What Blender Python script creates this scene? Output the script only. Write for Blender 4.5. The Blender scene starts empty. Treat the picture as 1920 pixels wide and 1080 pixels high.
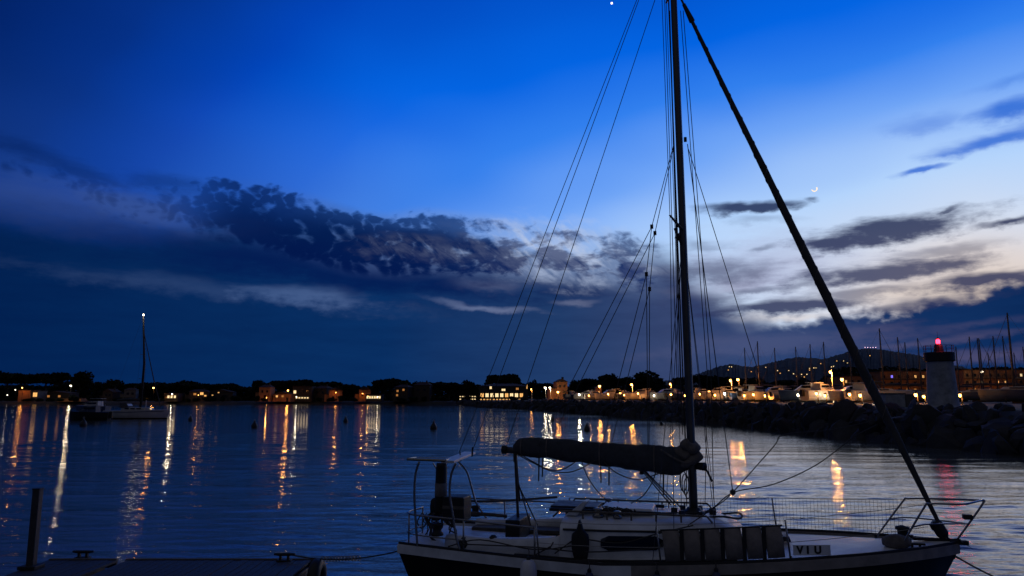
import bpy, bmesh, math, random
import numpy as np
from mathutils import Vector, Matrix
random.seed(7); rng = np.random.default_rng(11)
SC = bpy.context.scene
COL = SC.collection
R = math.radians

# ------------------------------------------------------------------ camera
CAM_H = 3.5                      # eye above the water, metres
FPX = 1390.0                     # focal length in photograph pixels (1920 wide)
PITCH = math.atan(205.0 / FPX)   # horizon sits 205 px under the picture centre
cam_d = bpy.data.cameras.new('camera')
cam_d.sensor_width = 36.0
cam_d.lens = 36.0 * FPX / 1920.0
cam_d.clip_end = 30000.0
cam = bpy.data.objects.new('camera', cam_d)
COL.objects.link(cam)
cam.location = (0, 0, CAM_H)
cam.rotation_euler = (math.pi / 2 + PITCH, 0, 0)
SC.camera = cam
SC.view_settings.view_transform = 'Standard'
SC.view_settings.look = 'None'
SC.view_settings.exposure = 0.0
SC.view_settings.gamma = 1.0
SC.view_settings.use_curve_mapping = False
SC.cycles.use_denoising = True
SC.cycles.max_bounces = 6
SC.cycles.sample_clamp_indirect = 3.0
SC.cycles.blur_glossy = 0.0


def ray(px, py):
    """world direction seen at a pixel of the 1920x1080 photograph"""
    a = (px - 960.0) / FPX
    u = -(py - 540.0) / FPX
    c, s = math.cos(PITCH), math.sin(PITCH)
    return Vector((a, c - s * u, s + c * u))


def at(px, py, Y):
    """point at depth Y metres straight ahead"""
    d = ray(px, py)
    return Vector((0, 0, CAM_H)) + d * (Y / d.y)


def on_level(px, py, z):
    """point at height z"""
    d = ray(px, py)
    return Vector((0, 0, CAM_H)) + d * ((z - CAM_H) / d.z)


def azel(px, py):
    d = ray(px, py).normalized()
    return math.degrees(math.atan2(d.x, d.y)), math.degrees(math.asin(d.z))


def lin(r, g, b):
    f = lambda v: (v / 255.0 / 12.92) if v / 255.0 <= 0.04045 else ((v / 255.0 + 0.055) / 1.055) ** 2.4
    return (f(r), f(g), f(b), 1.0)


# ------------------------------------------------------------------ sky
SUN_AZ, SUN_EL = 33.0, 1.5
world = bpy.data.worlds.new('World')
SC.world = world
world.use_nodes = True
wt = world.node_tree
wt.nodes.clear()
world.cycles.sampling_method = 'MANUAL'
world.cycles.sample_map_resolution = 512


class NG:
    """small helper that writes shader maths"""
    def __init__(self, tree): self.t = tree
    def n(self, typ, **kw):
        o = self.t.nodes.new(typ)
        for k, v in kw.items(): setattr(o, k, v)
        return o
    def put(self, sock, v):
        if v is None: return
        if isinstance(v, bpy.types.NodeSocket): self.t.links.new(v, sock)
        else: sock.default_value = v
    def m(self, op, a, b=None, c=None, clamp=False):
        o = self.n('ShaderNodeMath', operation=op, use_clamp=clamp)
        self.put(o.inputs[0], a); self.put(o.inputs[1], b); self.put(o.inputs[2], c)
        return o.outputs[0]
    def v(self, op, a, b=None):
        o = self.n('ShaderNodeVectorMath', operation=op)
        self.put(o.inputs[0], a); self.put(o.inputs[1], b)
        return o.outputs['Value'] if op in ('LENGTH', 'DOT_PRODUCT', 'DISTANCE') else o.outputs[0]
    def xyz(self, x, y, z):
        o = self.n('ShaderNodeCombineXYZ')
        self.put(o.inputs[0], x); self.put(o.inputs[1], y); self.put(o.inputs[2], z)
        return o.outputs[0]
    def sep(self, v):
        o = self.n('ShaderNodeSeparateXYZ'); self.put(o.inputs[0], v); return o.outputs
    def mr(self, v, a, b, c=0.0, d=1.0, smooth=True):
        o = self.n('ShaderNodeMapRange', interpolation_type='SMOOTHSTEP' if smooth else 'LINEAR')
        self.put(o.inputs[0], v); self.put(o.inputs[1], a); self.put(o.inputs[2], b); self.put(o.inputs[3], c); self.put(o.inputs[4], d)
        return o.outputs[0]
    def mix(self, f, a, b):
        o = self.n('ShaderNodeMix', data_type='RGBA', clamp_factor=True)
        self.put(o.inputs[0], f); self.put(o.inputs[6], a); self.put(o.inputs[7], b)
        return o.outputs[2]
    def noise(self, vec, scale, detail=4.0, rough=0.55, dist=0.0):
        o = self.n('ShaderNodeTexNoise', noise_dimensions='3D')
        self.put(o.inputs['Vector'], vec); o.inputs['Scale'].default_value = scale
        o.inputs['Detail'].default_value = detail; o.inputs['Roughness'].default_value = rough
        o.inputs['Distortion'].default_value = dist
        return o.outputs[0]
    def ramp(self, f, pts, interp='EASE'):
        o = self.n('ShaderNodeValToRGB'); cr = o.color_ramp; cr.interpolation = interp
        while len(cr.elements) < len(pts): cr.elements.new(0.5)
        for e, (p, c) in zip(cr.elements, pts): e.position = p
        for e, (p, c) in zip(cr.elements, pts): e.color = c
        self.put(o.inputs[0], f)
        return o.outputs[0]
    def curve(self, f, pts):
        """float curve through points already scaled to 0..1"""
        o = self.n('ShaderNodeFloatCurve'); c = o.mapping.curves[0]
        while len(c.points) < len(pts): c.points.new(0.5, 0.5)
        for p, (x, y) in zip(c.points, pts): p.location = (x, y); p.handle_type = 'AUTO'
        o.mapping.update()
        self.put(o.inputs[1], f)
        return o.outputs[0]


W = NG(wt)
tc = W.n('ShaderNodeTexCoord')
D = W.v('NORMALIZE', tc.outputs['Generated'])
dx, dy, dz = W.sep(D)[:3]
AZ = W.m('MULTIPLY', W.m('ARCTAN2', dx, dy), 57.29578)
EL = W.m('MULTIPLY', W.m('ARCSINE', dz), 57.29578)
hd = W.v('NORMALIZE', W.xyz(dx, dy, 0.0))
DAZ = W.m('MULTIPLY', W.m('ARCCOSINE', W.v('DOT_PRODUCT', hd, (math.sin(R(SUN_AZ)), math.cos(R(SUN_AZ)), 0))), 57.29578)

# soft uneven air, so that the gradient is not a clean one
air = W.m('SUBTRACT', W.noise(W.v('MULTIPLY', D, (1, 1, 2.4)), 2.6, 2.0), 0.5)
dEL = W.m('SUBTRACT', EL, 6.5)
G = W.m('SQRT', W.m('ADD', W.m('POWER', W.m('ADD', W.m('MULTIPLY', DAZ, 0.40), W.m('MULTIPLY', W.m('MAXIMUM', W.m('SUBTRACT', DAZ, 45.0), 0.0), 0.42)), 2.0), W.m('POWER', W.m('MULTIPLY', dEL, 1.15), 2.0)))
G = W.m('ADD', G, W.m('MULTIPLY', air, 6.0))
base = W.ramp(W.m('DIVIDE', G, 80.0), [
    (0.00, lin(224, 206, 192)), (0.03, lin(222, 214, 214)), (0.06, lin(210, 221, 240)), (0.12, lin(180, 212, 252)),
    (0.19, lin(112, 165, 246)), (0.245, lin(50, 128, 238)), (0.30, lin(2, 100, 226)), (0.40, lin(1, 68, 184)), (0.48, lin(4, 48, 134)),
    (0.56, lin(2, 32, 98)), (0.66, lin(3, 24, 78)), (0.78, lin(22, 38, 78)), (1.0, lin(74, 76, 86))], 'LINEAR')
nish = W.n('ShaderNodeTexSky', sky_type='NISHITA', sun_disc=False, sun_elevation=R(-3.0), sun_rotation=R(SUN_AZ),
           altitude=0.0, air_density=1.0, dust_density=0.4, ozone_density=3.0)
lowpale = W.m('MULTIPLY', W.mr(EL, 24.0, 13.0), W.mr(AZ, 4.0, -16.0, 0.0, 0.45))
base = W.mix(lowpale, base, W.mix(W.mr(AZ, -32.0, -6.0), lin(28, 62, 128), lin(88, 132, 212)))
nadd = W.v('SCALE', nish.outputs[0]); nadd.node.inputs['Scale'].default_value = 0.012
base = W.v('ADD', base, nadd)

# cloud fields
Dn = W.v('MULTIPLY', D, (1, 1, 2.6))
warp1 = W.m('SUBTRACT', W.noise(Dn, 9.0, 3.0), 0.5)
warp2 = W.m('SUBTRACT', W.noise(W.v('ADD', Dn, (7.3, 1.1, 4.2)), 10.0, 3.0), 0.5)
fine = W.m('SUBTRACT', W.noise(W.v('MULTIPLY', D, (1, 1, 1.9)), 34.0, 4.0, 0.62), 0.5)
strk = W.m('SUBTRACT', W.noise(W.v('MULTIPLY', D, (1, 1, 6.0)), 11.0, 5.0, 0.62), 0.5)
rag = W.m('ADD', strk, W.m('MULTIPLY', fine, 0.7))
AZw = W.m('ADD', AZ, W.m('MULTIPLY', warp1, 5.0))
ELw = W.m('ADD', EL, W.m('ADD', W.m('MULTIPLY', warp2, 1.6), W.m('MULTIPLY', fine, 0.7)))
PW = W.xyz(AZw, ELw, 0.0)
DEG = FPX * math.pi / 180.0


def blob(px, py, rx, ry, rot=0.0, soft=0.7, nz=0.9, src=None, strength=1.0):
    """cloud patch, centre and radii read off the photograph and turned into degrees of sky; rot > 0 rises to the right"""
    a, e = azel(px, py)
    mp = W.n('ShaderNodeMapping', vector_type='TEXTURE')
    W.put(mp.inputs['Vector'], PW)
    mp.inputs['Location'].default_value = (a, e, 0)
    mp.inputs['Rotation'].default_value = (0, 0, R(rot))
    mp.inputs['Scale'].default_value = (rx / DEG, ry / DEG, 1)
    q = W.v('LENGTH', mp.outputs[0])
    q = W.m('ADD', q, W.m('MULTIPLY', rag, -nz * 2.0))
    return W.m('MULTIPLY', W.mr(q, 1.0 + soft * 0.5, 1.0 - soft), strength)


def union(fs):
    r = fs[0]
    for f in fs[1:]: r = W.m('MAXIMUM', r, f)
    return r


def edge(pts):
    """elevation of an edge as a function of azimuth"""
    q = [azel(*p) for p in pts]
    q = [((a + 60) / 120.0, e / 40.0) for a, e in q]
    q = [(0.0, q[0][1])] + q + [(1.0, q[-1][1])]
    return W.m('MULTIPLY', W.curve(W.m('DIVIDE', W.m('ADD', AZ, 60.0), 120.0), q), 40.0)


# thin blue patches high on the right
hi = union([blob(1850, 264, 90, 15, 7, .8, .5), blob(1728, 323, 34, 7, 5, .8, .4), blob(1900, 205, 70, 15, 5, .9, .5), blob(1735, 235, 60, 14, 3, 1.0, .5, strength=.5), blob(1900, 150, 60, 10, 5, 1.0, .5, strength=.4)])
sky = W.mix(W.m('MULTIPLY', hi, 0.85), base, lin(22, 100, 212))

cellv = W.v('ADD', D, W.v('SCALE', W.xyz(warp1, warp2, W.m('MULTIPLY', warp1, -0.6))))
cellv.node.inputs[1].links[0].from_node.inputs['Scale'].default_value = 0.05
vo = W.n('ShaderNodeTexVoronoi', feature='F1'); W.put(vo.inputs['Vector'], W.v('MULTIPLY', cellv, (1, 1, 0.9)))
vo.inputs['Scale'].default_value = 80.0
cell = W.m('SUBTRACT', 0.5, vo.outputs['Distance'])
wis = W.m('SUBTRACT', W.noise(W.v('MULTIPLY', cellv, (1, 1, 2.2)), 26.0, 5.0, 0.62, 0.0), 0.5)

# low bank of cloud along the whole horizon
bank_col = W.ramp(W.m('DIVIDE', W.m('ADD', AZ, 60.0), 120.0), [
    (0.0, lin(1, 25, 66)), (0.20, lin(2, 34, 82)), (0.42, lin(10, 49, 101)), (0.53, lin(34, 62, 108)), (0.60, lin(56, 72, 114)),
    (0.66, lin(46, 68, 114)), (0.73, lin(20, 52, 102)), (0.82, lin(9, 42, 90)), (1.0, lin(4, 30, 72))], 'LINEAR')
e1 = edge([(0, 395), (150, 410), (300, 430), (430, 395), (560, 400), (700, 425), (850, 440), (1000, 470), (1120, 485), (1220, 480), (1290, 520), (1340, 560), (1400, 592),
           (1500, 602), (1580, 588), (1680, 580), (1760, 560), (1840, 545), (1920, 528)])
dep = W.m('SUBTRACT', e1, ELw)
dep = W.m('ADD', dep, W.m('ADD', W.m('MULTIPLY', fine, 1.3), W.m('MULTIPLY', W.m('ADD', wis, W.m('MULTIPLY', W.m('SUBTRACT', cell, 0.15), 0.35)), W.mr(AZ, 16.0, 22.0, 0.0, 1.8))))
softw = W.m('MAXIMUM', W.mr(AZ, -30.0, 4.0, 2.0, 0.5), W.m('MULTIPLY', W.mr(AZ, 6.0, 11.0), W.mr(AZ, 20.0, 17.0, 0.62, 1.8)))
bank = W.mr(dep, W.m('MULTIPLY', softw, -1.0), softw)
bank_col = W.mix(W.m('MULTIPLY', W.m('ADD', strk, 0.22), 1.1, clamp=True), bank_col, W.mix(0.5, bank_col, lin(0, 14, 60)))
sky = W.mix(bank, sky, bank_col)

lil = union([blob(1870, 668, 110, 13, 0, 1.0, .8, strength=.42), blob(1450, 645, 220, 26, 3, 1.0, .9, strength=.5), blob(1700, 640, 160, 9, 3, 1.0, .9, strength=.4), blob(1820, 610, 120, 8, 4, 1.0, .9, strength=.2)])
sky = W.mix(lil, sky, W.mix(W.mr(AZ, 20.0, 30.0), lin(84, 92, 132), lin(104, 94, 124)))

# paler pinkish veils and streaks inside the bank
veil = union([blob(160, 390, 260, 44, -2, 1.0, .5, strength=.6), blob(260, 395, 150, 34, -4, .9, .5, strength=.85)])
sky = W.mix(veil, sky, lin(52, 78, 142))
lite = union([blob(430, 548, 290, 16, -5, 1.0, .9, strength=.2), blob(570, 558, 130, 20, -3, .9, .8, strength=.62), blob(900, 574, 110, 8, -6, .9, .6, strength=.7), blob(900, 535, 60, 10, -4, .9, .6, strength=.6),
              blob(1080, 562, 45, 8, 0, .9, .5, strength=.5), blob(1370, 535, 100, 22, 4, 1.0, .6, strength=.7)])
sky = W.mix(lite, sky, W.mix(W.mr(AZ, -18.0, 16.0), lin(80, 106, 154), lin(142, 146, 172)))
dark = union([blob(640, 505, 420, 46, -4, .8, .5), blob(1000, 520, 260, 34, -3, .8, .5, strength=.8), blob(340, 455, 300, 34, -4, 1.0, .5, strength=.7), blob(1180, 500, 150, 40, 0, .9, .5, strength=.5)])
sky = W.mix(W.m('MULTIPLY', dark, 0.85), sky, lin(3, 26, 80))

# mackerel ridge of small rounded cells, falling to the right
e2 = edge([(0, 285), (60, 295), (140, 308), (230, 342), (300, 330), (400, 335), (500, 352), (600, 378), (700, 402), (800, 402), (900, 412), (1000, 424), (1100, 432), (1200, 446), (1260, 466), (1300, 560), (1500, 640), (1920, 640)])
puff = W.m('ADD', W.m('MULTIPLY', cell, W.mr(AZ, -9.0, 0.0, 1.0, 0.2)), W.m('MULTIPLY', wis, W.mr(AZ, -14.0, 2.0, 1.2, 2.3)))
left = union([blob(140, 310, 120, 15, -14, .9, .9, strength=.5), blob(320, 345, 90, 20, -6, .9, .8, strength=.5)])
d2 = W.m('SUBTRACT', e2, EL)
d2 = W.m('ADD', d2, W.m('MULTIPLY', warp2, 1.0))
T = W.mr(AZ, -35.0, -20.0, 1.7, 5.2)
body = W.m('MULTIPLY', W.mr(d2, -0.7, 0.5), W.mr(d2, T, W.m('MULTIPLY', T, 0.5)))
body = W.m('MULTIPLY', body, W.m('MULTIPLY', W.mr(AZ, -38.0, -34.0, 0.0, 1.0), W.mr(AZ, 13.0, 8.0)))
puff = W.m('ADD', W.m('MULTIPLY', W.m('SUBTRACT', cell, 0.08), W.mr(AZ, -10.0, -2.0, 1.1, 0.3)), W.m('MULTIPLY', wis, W.mr(AZ, -16.0, -2.0, 2.0, 2.8)))
lev = W.m('ADD', W.m('MULTIPLY', W.m('SUBTRACT', body, 1.0), 0.9), W.m('MULTIPLY', W.m('SUBTRACT', d2, 1.6), W.mr(AZ, -8.0, 3.0, 0.14, 0.0)))
cov = W.m('ADD', W.m('SUBTRACT', W.mr(AZ, -27.0, -20.0, 0.10, 0.40), W.mr(AZ, -8.0, 3.0, 0.0, 0.42)), W.mr(AZ, 7.0, 9.5, 0.0, 0.40))
pmask = W.mr(W.m('ADD', W.m('ADD', puff, lev), cov), -0.40, 0.27)
pmask = W.m('MULTIPLY', W.m('MULTIPLY', pmask, W.mr(AZ, -27.0, -20.0, 0.45, 1.0)), W.mr(body, 0.0, 0.3))
gap = W.m('MULTIPLY', W.m('MULTIPLY', body, W.m('SUBTRACT', 1.0, pmask)), W.mr(AZ, -26.0, -8.0, 0.08, 0.5))
sky = W.mix(gap, sky, W.mix(W.mr(AZ, -22.0, 7.0), lin(52, 90, 162), lin(146, 172, 216)))
# silvery torn wisps behind the mast, combed down to the right
mpw = W.n('ShaderNodeMapping', vector_type='TEXTURE'); W.put(mpw.inputs['Vector'], W.xyz(AZ, EL, 0.0)); mpw.inputs['Rotation'].default_value = (0, 0, R(-38)); mpw.inputs['Scale'].default_value = (2.6, 0.9, 1)
comb = W.m('SUBTRACT', W.noise(mpw.outputs[0], 1.0, 4.0, 0.6, 0.5), 0.5)
wsp = union([blob(1040, 468, 165, 58, -8, .8, .5), blob(800, 470, 130, 22, -6, 1.0, .8, strength=.6), blob(1190, 500, 60, 14, -10, 1.0, .5, strength=.6)])
wsp = W.m('MULTIPLY', wsp, W.mr(W.m('ADD', comb, W.m('MULTIPLY', wis, 0.6)), -0.20, 0.16))
sky = W.mix(W.m('MULTIPLY', wsp, 0.9), sky, lin(184, 198, 226))
sky = W.mix(W.m('MULTIPLY', W.m('MAXIMUM', pmask, left), W.mr(AZ, -34.0, 10.0, 0.82, 0.78)), sky, W.mix(W.mr(AZ, -12.0, 10.0), lin(2, 22, 74), lin(18, 42, 98)))

# separate dark clouds on the bright side
lav = blob(1440, 505, 190, 62, 0, 1.0, .6)
sky = W.mix(W.m('MULTIPLY', W.m('MULTIPLY', lav, W.m('SUBTRACT', 1.0, bank)), 0.6), sky, lin(168, 172, 204))
rc = union([blob(1420, 386, 98, 12, 0, .6, .6), blob(1530, 373, 16, 5, 0, .7, .3, strength=.7), blob(1650, 436, 150, 27, 4, .6, .75), blob(1555, 450, 60, 8, 0, .8, .5), blob(1770, 396, 26, 5, 15, .8, .4, strength=.9),
            blob(1900, 419, 50, 7, 6, .8, .4), blob(1810, 415, 30, 9, 0, 1.0, .6, strength=.45), blob(1640, 512, 165, 24, 5, .7, .85, strength=.95), blob(1760, 470, 90, 9, 4, .9, .8, strength=.55), blob(1600, 552, 150, 12, 4, .9, .9, strength=.7), blob(1740, 566, 130, 11, 5, .9, .9, strength=.75), blob(1420, 548, 90, 9, 2, .9, .9, strength=.6), blob(1530, 535, 90, 10, 6, .9, .6, strength=.6), blob(1780, 492, 70, 7, 3, .9, .5, strength=.5),
            blob(1870, 522, 130, 17, 3, .7, .7), blob(1480, 576, 150, 13, 3, .7, .7), blob(1330, 455, 45, 12, 0, 1.0, .7, strength=.4), blob(1340, 510, 110, 24, 0, 1.0, .9, strength=.65), blob(1330, 565, 90, 16, 0, 1.0, .9, strength=.6), blob(1415, 465, 26, 6, 10, .9, .5, strength=.5), blob(1440, 410, 50, 8, -8, 1.0, .6, strength=.3)])
sky = W.mix(W.m('MULTIPLY', rc, 0.93), sky, W.mix(W.mr(EL, 8.0, 14.0), lin(44, 52, 92), lin(24, 38, 82)))
cream = union([blob(1450, 596, 120, 9, 2, .9, .5, strength=.5), blob(1700, 548, 150, 14, 3, 1.0, .7, strength=.4)])
cream = W.m('MULTIPLY', cream, W.m('SUBTRACT', 1.0, bank))
sky = W.mix(W.m('MULTIPLY', cream, W.m('SUBTRACT', 1.0, rc)), sky, lin(226, 208, 192))
# under the horizon the sky simply goes on as its lowest band
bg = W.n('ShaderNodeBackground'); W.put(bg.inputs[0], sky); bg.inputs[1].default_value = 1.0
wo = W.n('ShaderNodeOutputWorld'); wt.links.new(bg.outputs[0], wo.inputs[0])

# last warm light of the set sun, almost gone
sun_d = bpy.data.lights.new('sun', 'SUN'); sun_d.energy = 0.14; sun_d.angle = R(44.0); sun_d.color = (1.0, 0.83, 0.66)
sun = bpy.data.objects.new('sun', sun_d); COL.objects.link(sun)
sdir = Vector((math.sin(R(SUN_AZ)) * math.cos(R(SUN_EL + 4)), math.cos(R(SUN_AZ)) * math.cos(R(SUN_EL + 4)), math.sin(R(SUN_EL + 4))))
sun.rotation_euler = (-sdir).to_track_quat('-Z', 'Y').to_euler()
sun.location = sdir * 300

# ------------------------------------------------------------------ helpers
def material(name, col, rough=0.6, metal=0.0, vary=0.25, scale=6.0, bump=0.0, bump_scale=40.0, spec=0.4, emit=None, emit_s=0.0):
    m = bpy.data.materials.new(name); m.use_nodes = True
    g = NG(m.node_tree); b = m.node_tree.nodes['Principled BSDF']
    tcn = g.n('ShaderNodeTexCoord')
    c = (col[0], col[1], col[2], 1.0)
    nz = g.noise(tcn.outputs['Object'], scale, 5.0, 0.6)
    k0, k1 = 1.0 - vary, 1.0 + vary
    cr = g.ramp(nz, [(0.3, (c[0] * k0, c[1] * k0, c[2] * k0, 1)), (0.7, (min(1, c[0] * k1), min(1, c[1] * k1), min(1, c[2] * k1), 1))], 'LINEAR')
    g.put(b.inputs['Base Color'], cr)
    g.put(b.inputs['Roughness'], g.mr(nz, 0.3, 0.7, max(0.02, rough - 0.08), min(1.0, rough + 0.08)))
    b.inputs['Metallic'].default_value = metal
    b.inputs['Specular IOR Level'].default_value = spec
    if bump > 0:
        bn = g.n('ShaderNodeBump'); bn.inputs['Strength'].default_value = bump; bn.inputs['Distance'].default_value = 0.02
        g.put(bn.inputs['Height'], g.noise(tcn.outputs['Object'], bump_scale, 4.0, 0.6))
        g.put(b.inputs['Normal'], bn.outputs[0])
    if emit:
        b.inputs['Emission Color'].default_value = (emit[0], emit[1], emit[2], 1)
        b.inputs['Emission Strength'].default_value = emit_s
    return m


class MB:
    """collects faces of one mesh"""
    def __init__(self): self.v = []; self.f = []
    def add(self, vs, fs):
        o = len(self.v)
        self.v.extend([tuple(p) for p in vs])
        self.f.extend([tuple(i + o for i in f) for f in fs])
        return self
    def box(self, c, size, rot=None, taper=1.0):
        sx, sy, sz = size[0] / 2, size[1] / 2, size[2] / 2
        pts = []
        for z in (-1, 1):
            t = taper if z > 0 else 1.0
            for x, y in ((-1, -1), (1, -1), (1, 1), (-1, 1)):
                p = Vector((x * sx * t, y * sy * t, z * sz))
                if rot is not None: p = rot @ p
                pts.append(p + Vector(c))
        return self.add(pts, [(3, 2, 1, 0), (4, 5, 6, 7), (0, 1, 5, 4), (1, 2, 6, 5), (2, 3, 7, 6), (3, 0, 4, 7)])
    def tube(self, path, r, n=8, cap=True, flat=None):
        path = [Vector(p) for p in path]
        k = len(path)
        rs = r if isinstance(r, (list, tuple)) else [r] * k
        vs = []; prev = None
        for i, p in enumerate(path):
            d = (path[min(i + 1, k - 1)] - path[max(i - 1, 0)])
            d = d.normalized() if d.length > 1e-9 else Vector((0, 0, 1))
            if prev is None:
                up = Vector((0, 0, 1)) if abs(d.z) < 0.9 else Vector((1, 0, 0))
            else: up = prev
            a = d.cross(up).normalized(); b = a.cross(d).normalized(); prev = b
            for j in range(n):
                t = 2 * math.pi * j / n
                fx = 1.0 if flat is None else flat
                vs.append(p + a * (rs[i] * math.cos(t)) + b * (rs[i] * fx * math.sin(t)))
        fs = []
        for i in range(k - 1):
            for j in range(n):
                j2 = (j + 1) % n
                fs.append((i * n + j, i * n + j2, (i + 1) * n + j2, (i + 1) * n + j))
        if cap:
            fs.append(tuple(range(n - 1, -1, -1))); fs.append(tuple((k - 1) * n + j for j in range(n)))
        return self.add(vs, fs)
    def lathe(self, prof, c=(0, 0, 0), n=16):
        vs = []
        for r, z in prof:
            for j in range(n):
                t = 2 * math.pi * j / n
                vs.append((c[0] + r * math.cos(t), c[1] + r * math.sin(t), c[2] + z))
        fs = []
        for i in range(len(prof) - 1):
            for j in range(n):
                j2 = (j + 1) % n
                fs.append((i * n + j, i * n + j2, (i + 1) * n + j2, (i + 1) * n + j))
        fs.append(tuple(range(n - 1, -1, -1))); fs.append(tuple((len(prof) - 1) * n + j for j in range(n)))
        return self.add(vs, fs)
    def loft(self, rings, closed=True, cap=True):
        n = len(rings[0]); vs = [p for r_ in rings for p in r_]; fs = []
        for i in range(len(rings) - 1):
            for j in range(n if closed else n - 1):
                j2 = (j + 1) % n
                fs.append((i * n + j, i * n + j2, (i + 1) * n + j2, (i + 1) * n + j))
        if cap and closed:
            fs.append(tuple(range(n - 1, -1, -1))); fs.append(tuple((len(rings) - 1) * n + j for j in range(n)))
        return self.add(vs, fs)
    def prism(self, poly, a, b):
        """flat polygon of 3D points swept from offset a to offset b"""
        a, b = Vector(a), Vector(b); n = len(poly)
        vs = [Vector(p) + a for p in poly] + [Vector(p) + b for p in poly]
        fs = [tuple(range(n - 1, -1, -1)), tuple(range(n, 2 * n))] + [(j, (j + 1) % n, n + (j + 1) % n, n + j) for j in range(n)]
        return self.add(vs, fs)
    def mesh(self, name, m, smooth=False):
        me = bpy.data.meshes.new(name)
        me.from_pydata([tuple(p) for p in self.v], [], self.f)
        bm = bmesh.new(); bm.from_mesh(me); bmesh.ops.recalc_face_normals(bm, faces=bm.faces[:]); bm.to_mesh(me); bm.free()
        me.materials.append(m)
        if smooth:
            me.polygons.foreach_set('use_smooth', [True] * len(me.polygons))
        me.update()
        return me
    def build(self, name, m, parent=None, smooth=False, bevel=0.0):
        o = bpy.data.objects.new(name, self.mesh(name, m, smooth))
        COL.objects.link(o)
        if parent is not None: o.parent = parent
        if bevel > 0:
            bv = o.modifiers.new('edge', 'BEVEL'); bv.width = bevel; bv.segments = 2; bv.limit_method = 'ANGLE'
        return o


def tag(o, label=None, cat=None, group=None, kind=None):
    if label: o['label'] = label
    if cat: o['category'] = cat
    if group: o['group'] = group
    if kind: o['kind'] = kind
    return o


def thing(name, label, cat, loc=(0, 0, 0), rz=0.0, group=None):
    o = bpy.data.objects.new(name, None); COL.objects.link(o)
    o.location = loc; o.rotation_euler = (0, 0, rz); o.empty_display_size = 0.2
    return tag(o, label, cat, group)


def copy_tree(o, parent=None):
    c = o.copy(); COL.objects.link(c); c.parent = parent
    for ch in list(o.children): copy_tree(ch, c)
    return c


def place(name, me, parent=None, loc=(0, 0, 0), rot=(0, 0, 0), sc=(1, 1, 1)):
    o = bpy.data.objects.new(name, me); COL.objects.link(o)
    o.location = loc; o.rotation_euler = rot; o.scale = sc
    if parent is not None: o.parent = parent
    return o


def sag(a, b, drop, n=10):
    a, b = Vector(a), Vector(b)
    return [a.lerp(b, i / n) - Vector((0, 0, drop * 4 * (i / n) * (1 - i / n))) for i in range(n + 1)]


def smooth_path(pts, n=5):
    """Catmull-Rom through the points"""
    P = [Vector(p) for p in pts]; out = []
    for i in range(len(P) - 1):
        p0, p1, p2, p3 = P[max(i - 1, 0)], P[i], P[i + 1], P[min(i + 2, len(P) - 1)]
        for k in range(n):
            t = k / n
            out.append(0.5 * ((2 * p1) + (p2 - p0) * t + (2 * p0 - 5 * p1 + 4 * p2 - p3) * t * t + (3 * p1 - p0 - 3 * p2 + p3) * t ** 3))
    out.append(P[-1])
    return out


M = {}
M['gel'] = material('white_gelcoat', (0.60, 0.61, 0.61), 0.42, vary=0.26, scale=2.2, bump=0.08, bump_scale=30)
M['cream'] = material('cream_rail', (0.24, 0.21, 0.18), 0.5, vary=0.25, scale=5.0, bump=0.1)
M['navy'] = material('navy_hull', (0.006, 0.006, 0.008), 0.5, vary=0.3, scale=2.0, spec=0.2)
M['black'] = material('black_plastic', (0.012, 0.012, 0.013), 0.55, vary=0.3)
M['glass'] = material('dark_window', (0.006, 0.007, 0.009), 0.12, vary=0.1)
M['alu'] = material('weathered_aluminium', (0.10, 0.095, 0.09), 0.5, 0.6, vary=0.2, scale=4.0)
M['steel'] = material('stainless_tube', (0.26, 0.25, 0.24), 0.32, 0.9, vary=0.15, scale=8.0)
M['wire'] = material('wire_rope', (0.05, 0.05, 0.055), 0.5, 0.5, vary=0.1)
M['rope'] = material('dark_rope', (0.045, 0.042, 0.04), 0.9, vary=0.3, scale=60.0)
M['palerope'] = material('pale_rope', (0.30, 0.28, 0.25), 0.9, vary=0.3, scale=60.0)
M['cover'] = material('navy_canvas', (0.042, 0.046, 0.054), 0.9, vary=0.35, scale=7.0, bump=0.5, bump_scale=14.0)
M['cloth'] = material('bunched_canvas', (0.13, 0.11, 0.095), 0.9, vary=0.4, scale=9.0, bump=0.6, bump_scale=18.0)
M['genoa'] = material('rolled_sail', (0.055, 0.052, 0.050), 0.9, vary=0.35, scale=5.0, bump=0.4, bump_scale=20.0)
M['beige'] = material('beige_canvas', (0.22, 0.19, 0.165), 0.9, vary=0.2, scale=10.0, bump=0.4, bump_scale=50.0)
M['panel'] = material('solar_cells', (0.02, 0.022, 0.03), 0.25, vary=0.2)
M['fender'] = material('white_fender', (0.55, 0.54, 0.53), 0.5, vary=0.12, scale=5.0)
M['blue'] = material('blue_fender', (0.03, 0.04, 0.09), 0.5, vary=0.2)
M['teak'] = material('grey_teak', (0.10, 0.085, 0.07), 0.8, vary=0.35, scale=12.0, bump=0.4, bump_scale=50)
M['plank'] = material('wet_planks', (0.034, 0.032, 0.034), 0.6, vary=0.4, scale=9.0, bump=0.5, bump_scale=30)
M['rock'] = material('breakwater_rock', (0.030, 0.030, 0.033), 0.85, vary=0.55, scale=1.4, bump=0.8, bump_scale=6.0)
M['land'] = material('dark_ground', (0.035, 0.032, 0.026), 0.95, vary=0.4, scale=0.2, bump=0.3, bump_scale=2.0)
M['leaf'] = material('pine_foliage', (0.014, 0.021, 0.010), 0.9, vary=0.5, scale=0.35, spec=0.1)
M['leaf2'] = material('dark_foliage', (0.012, 0.018, 0.010), 0.9, vary=0.5, scale=0.5, spec=0.1)
M['bark'] = material('bark', (0.035, 0.026, 0.02), 0.95, vary=0.4, scale=2.0)
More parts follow.
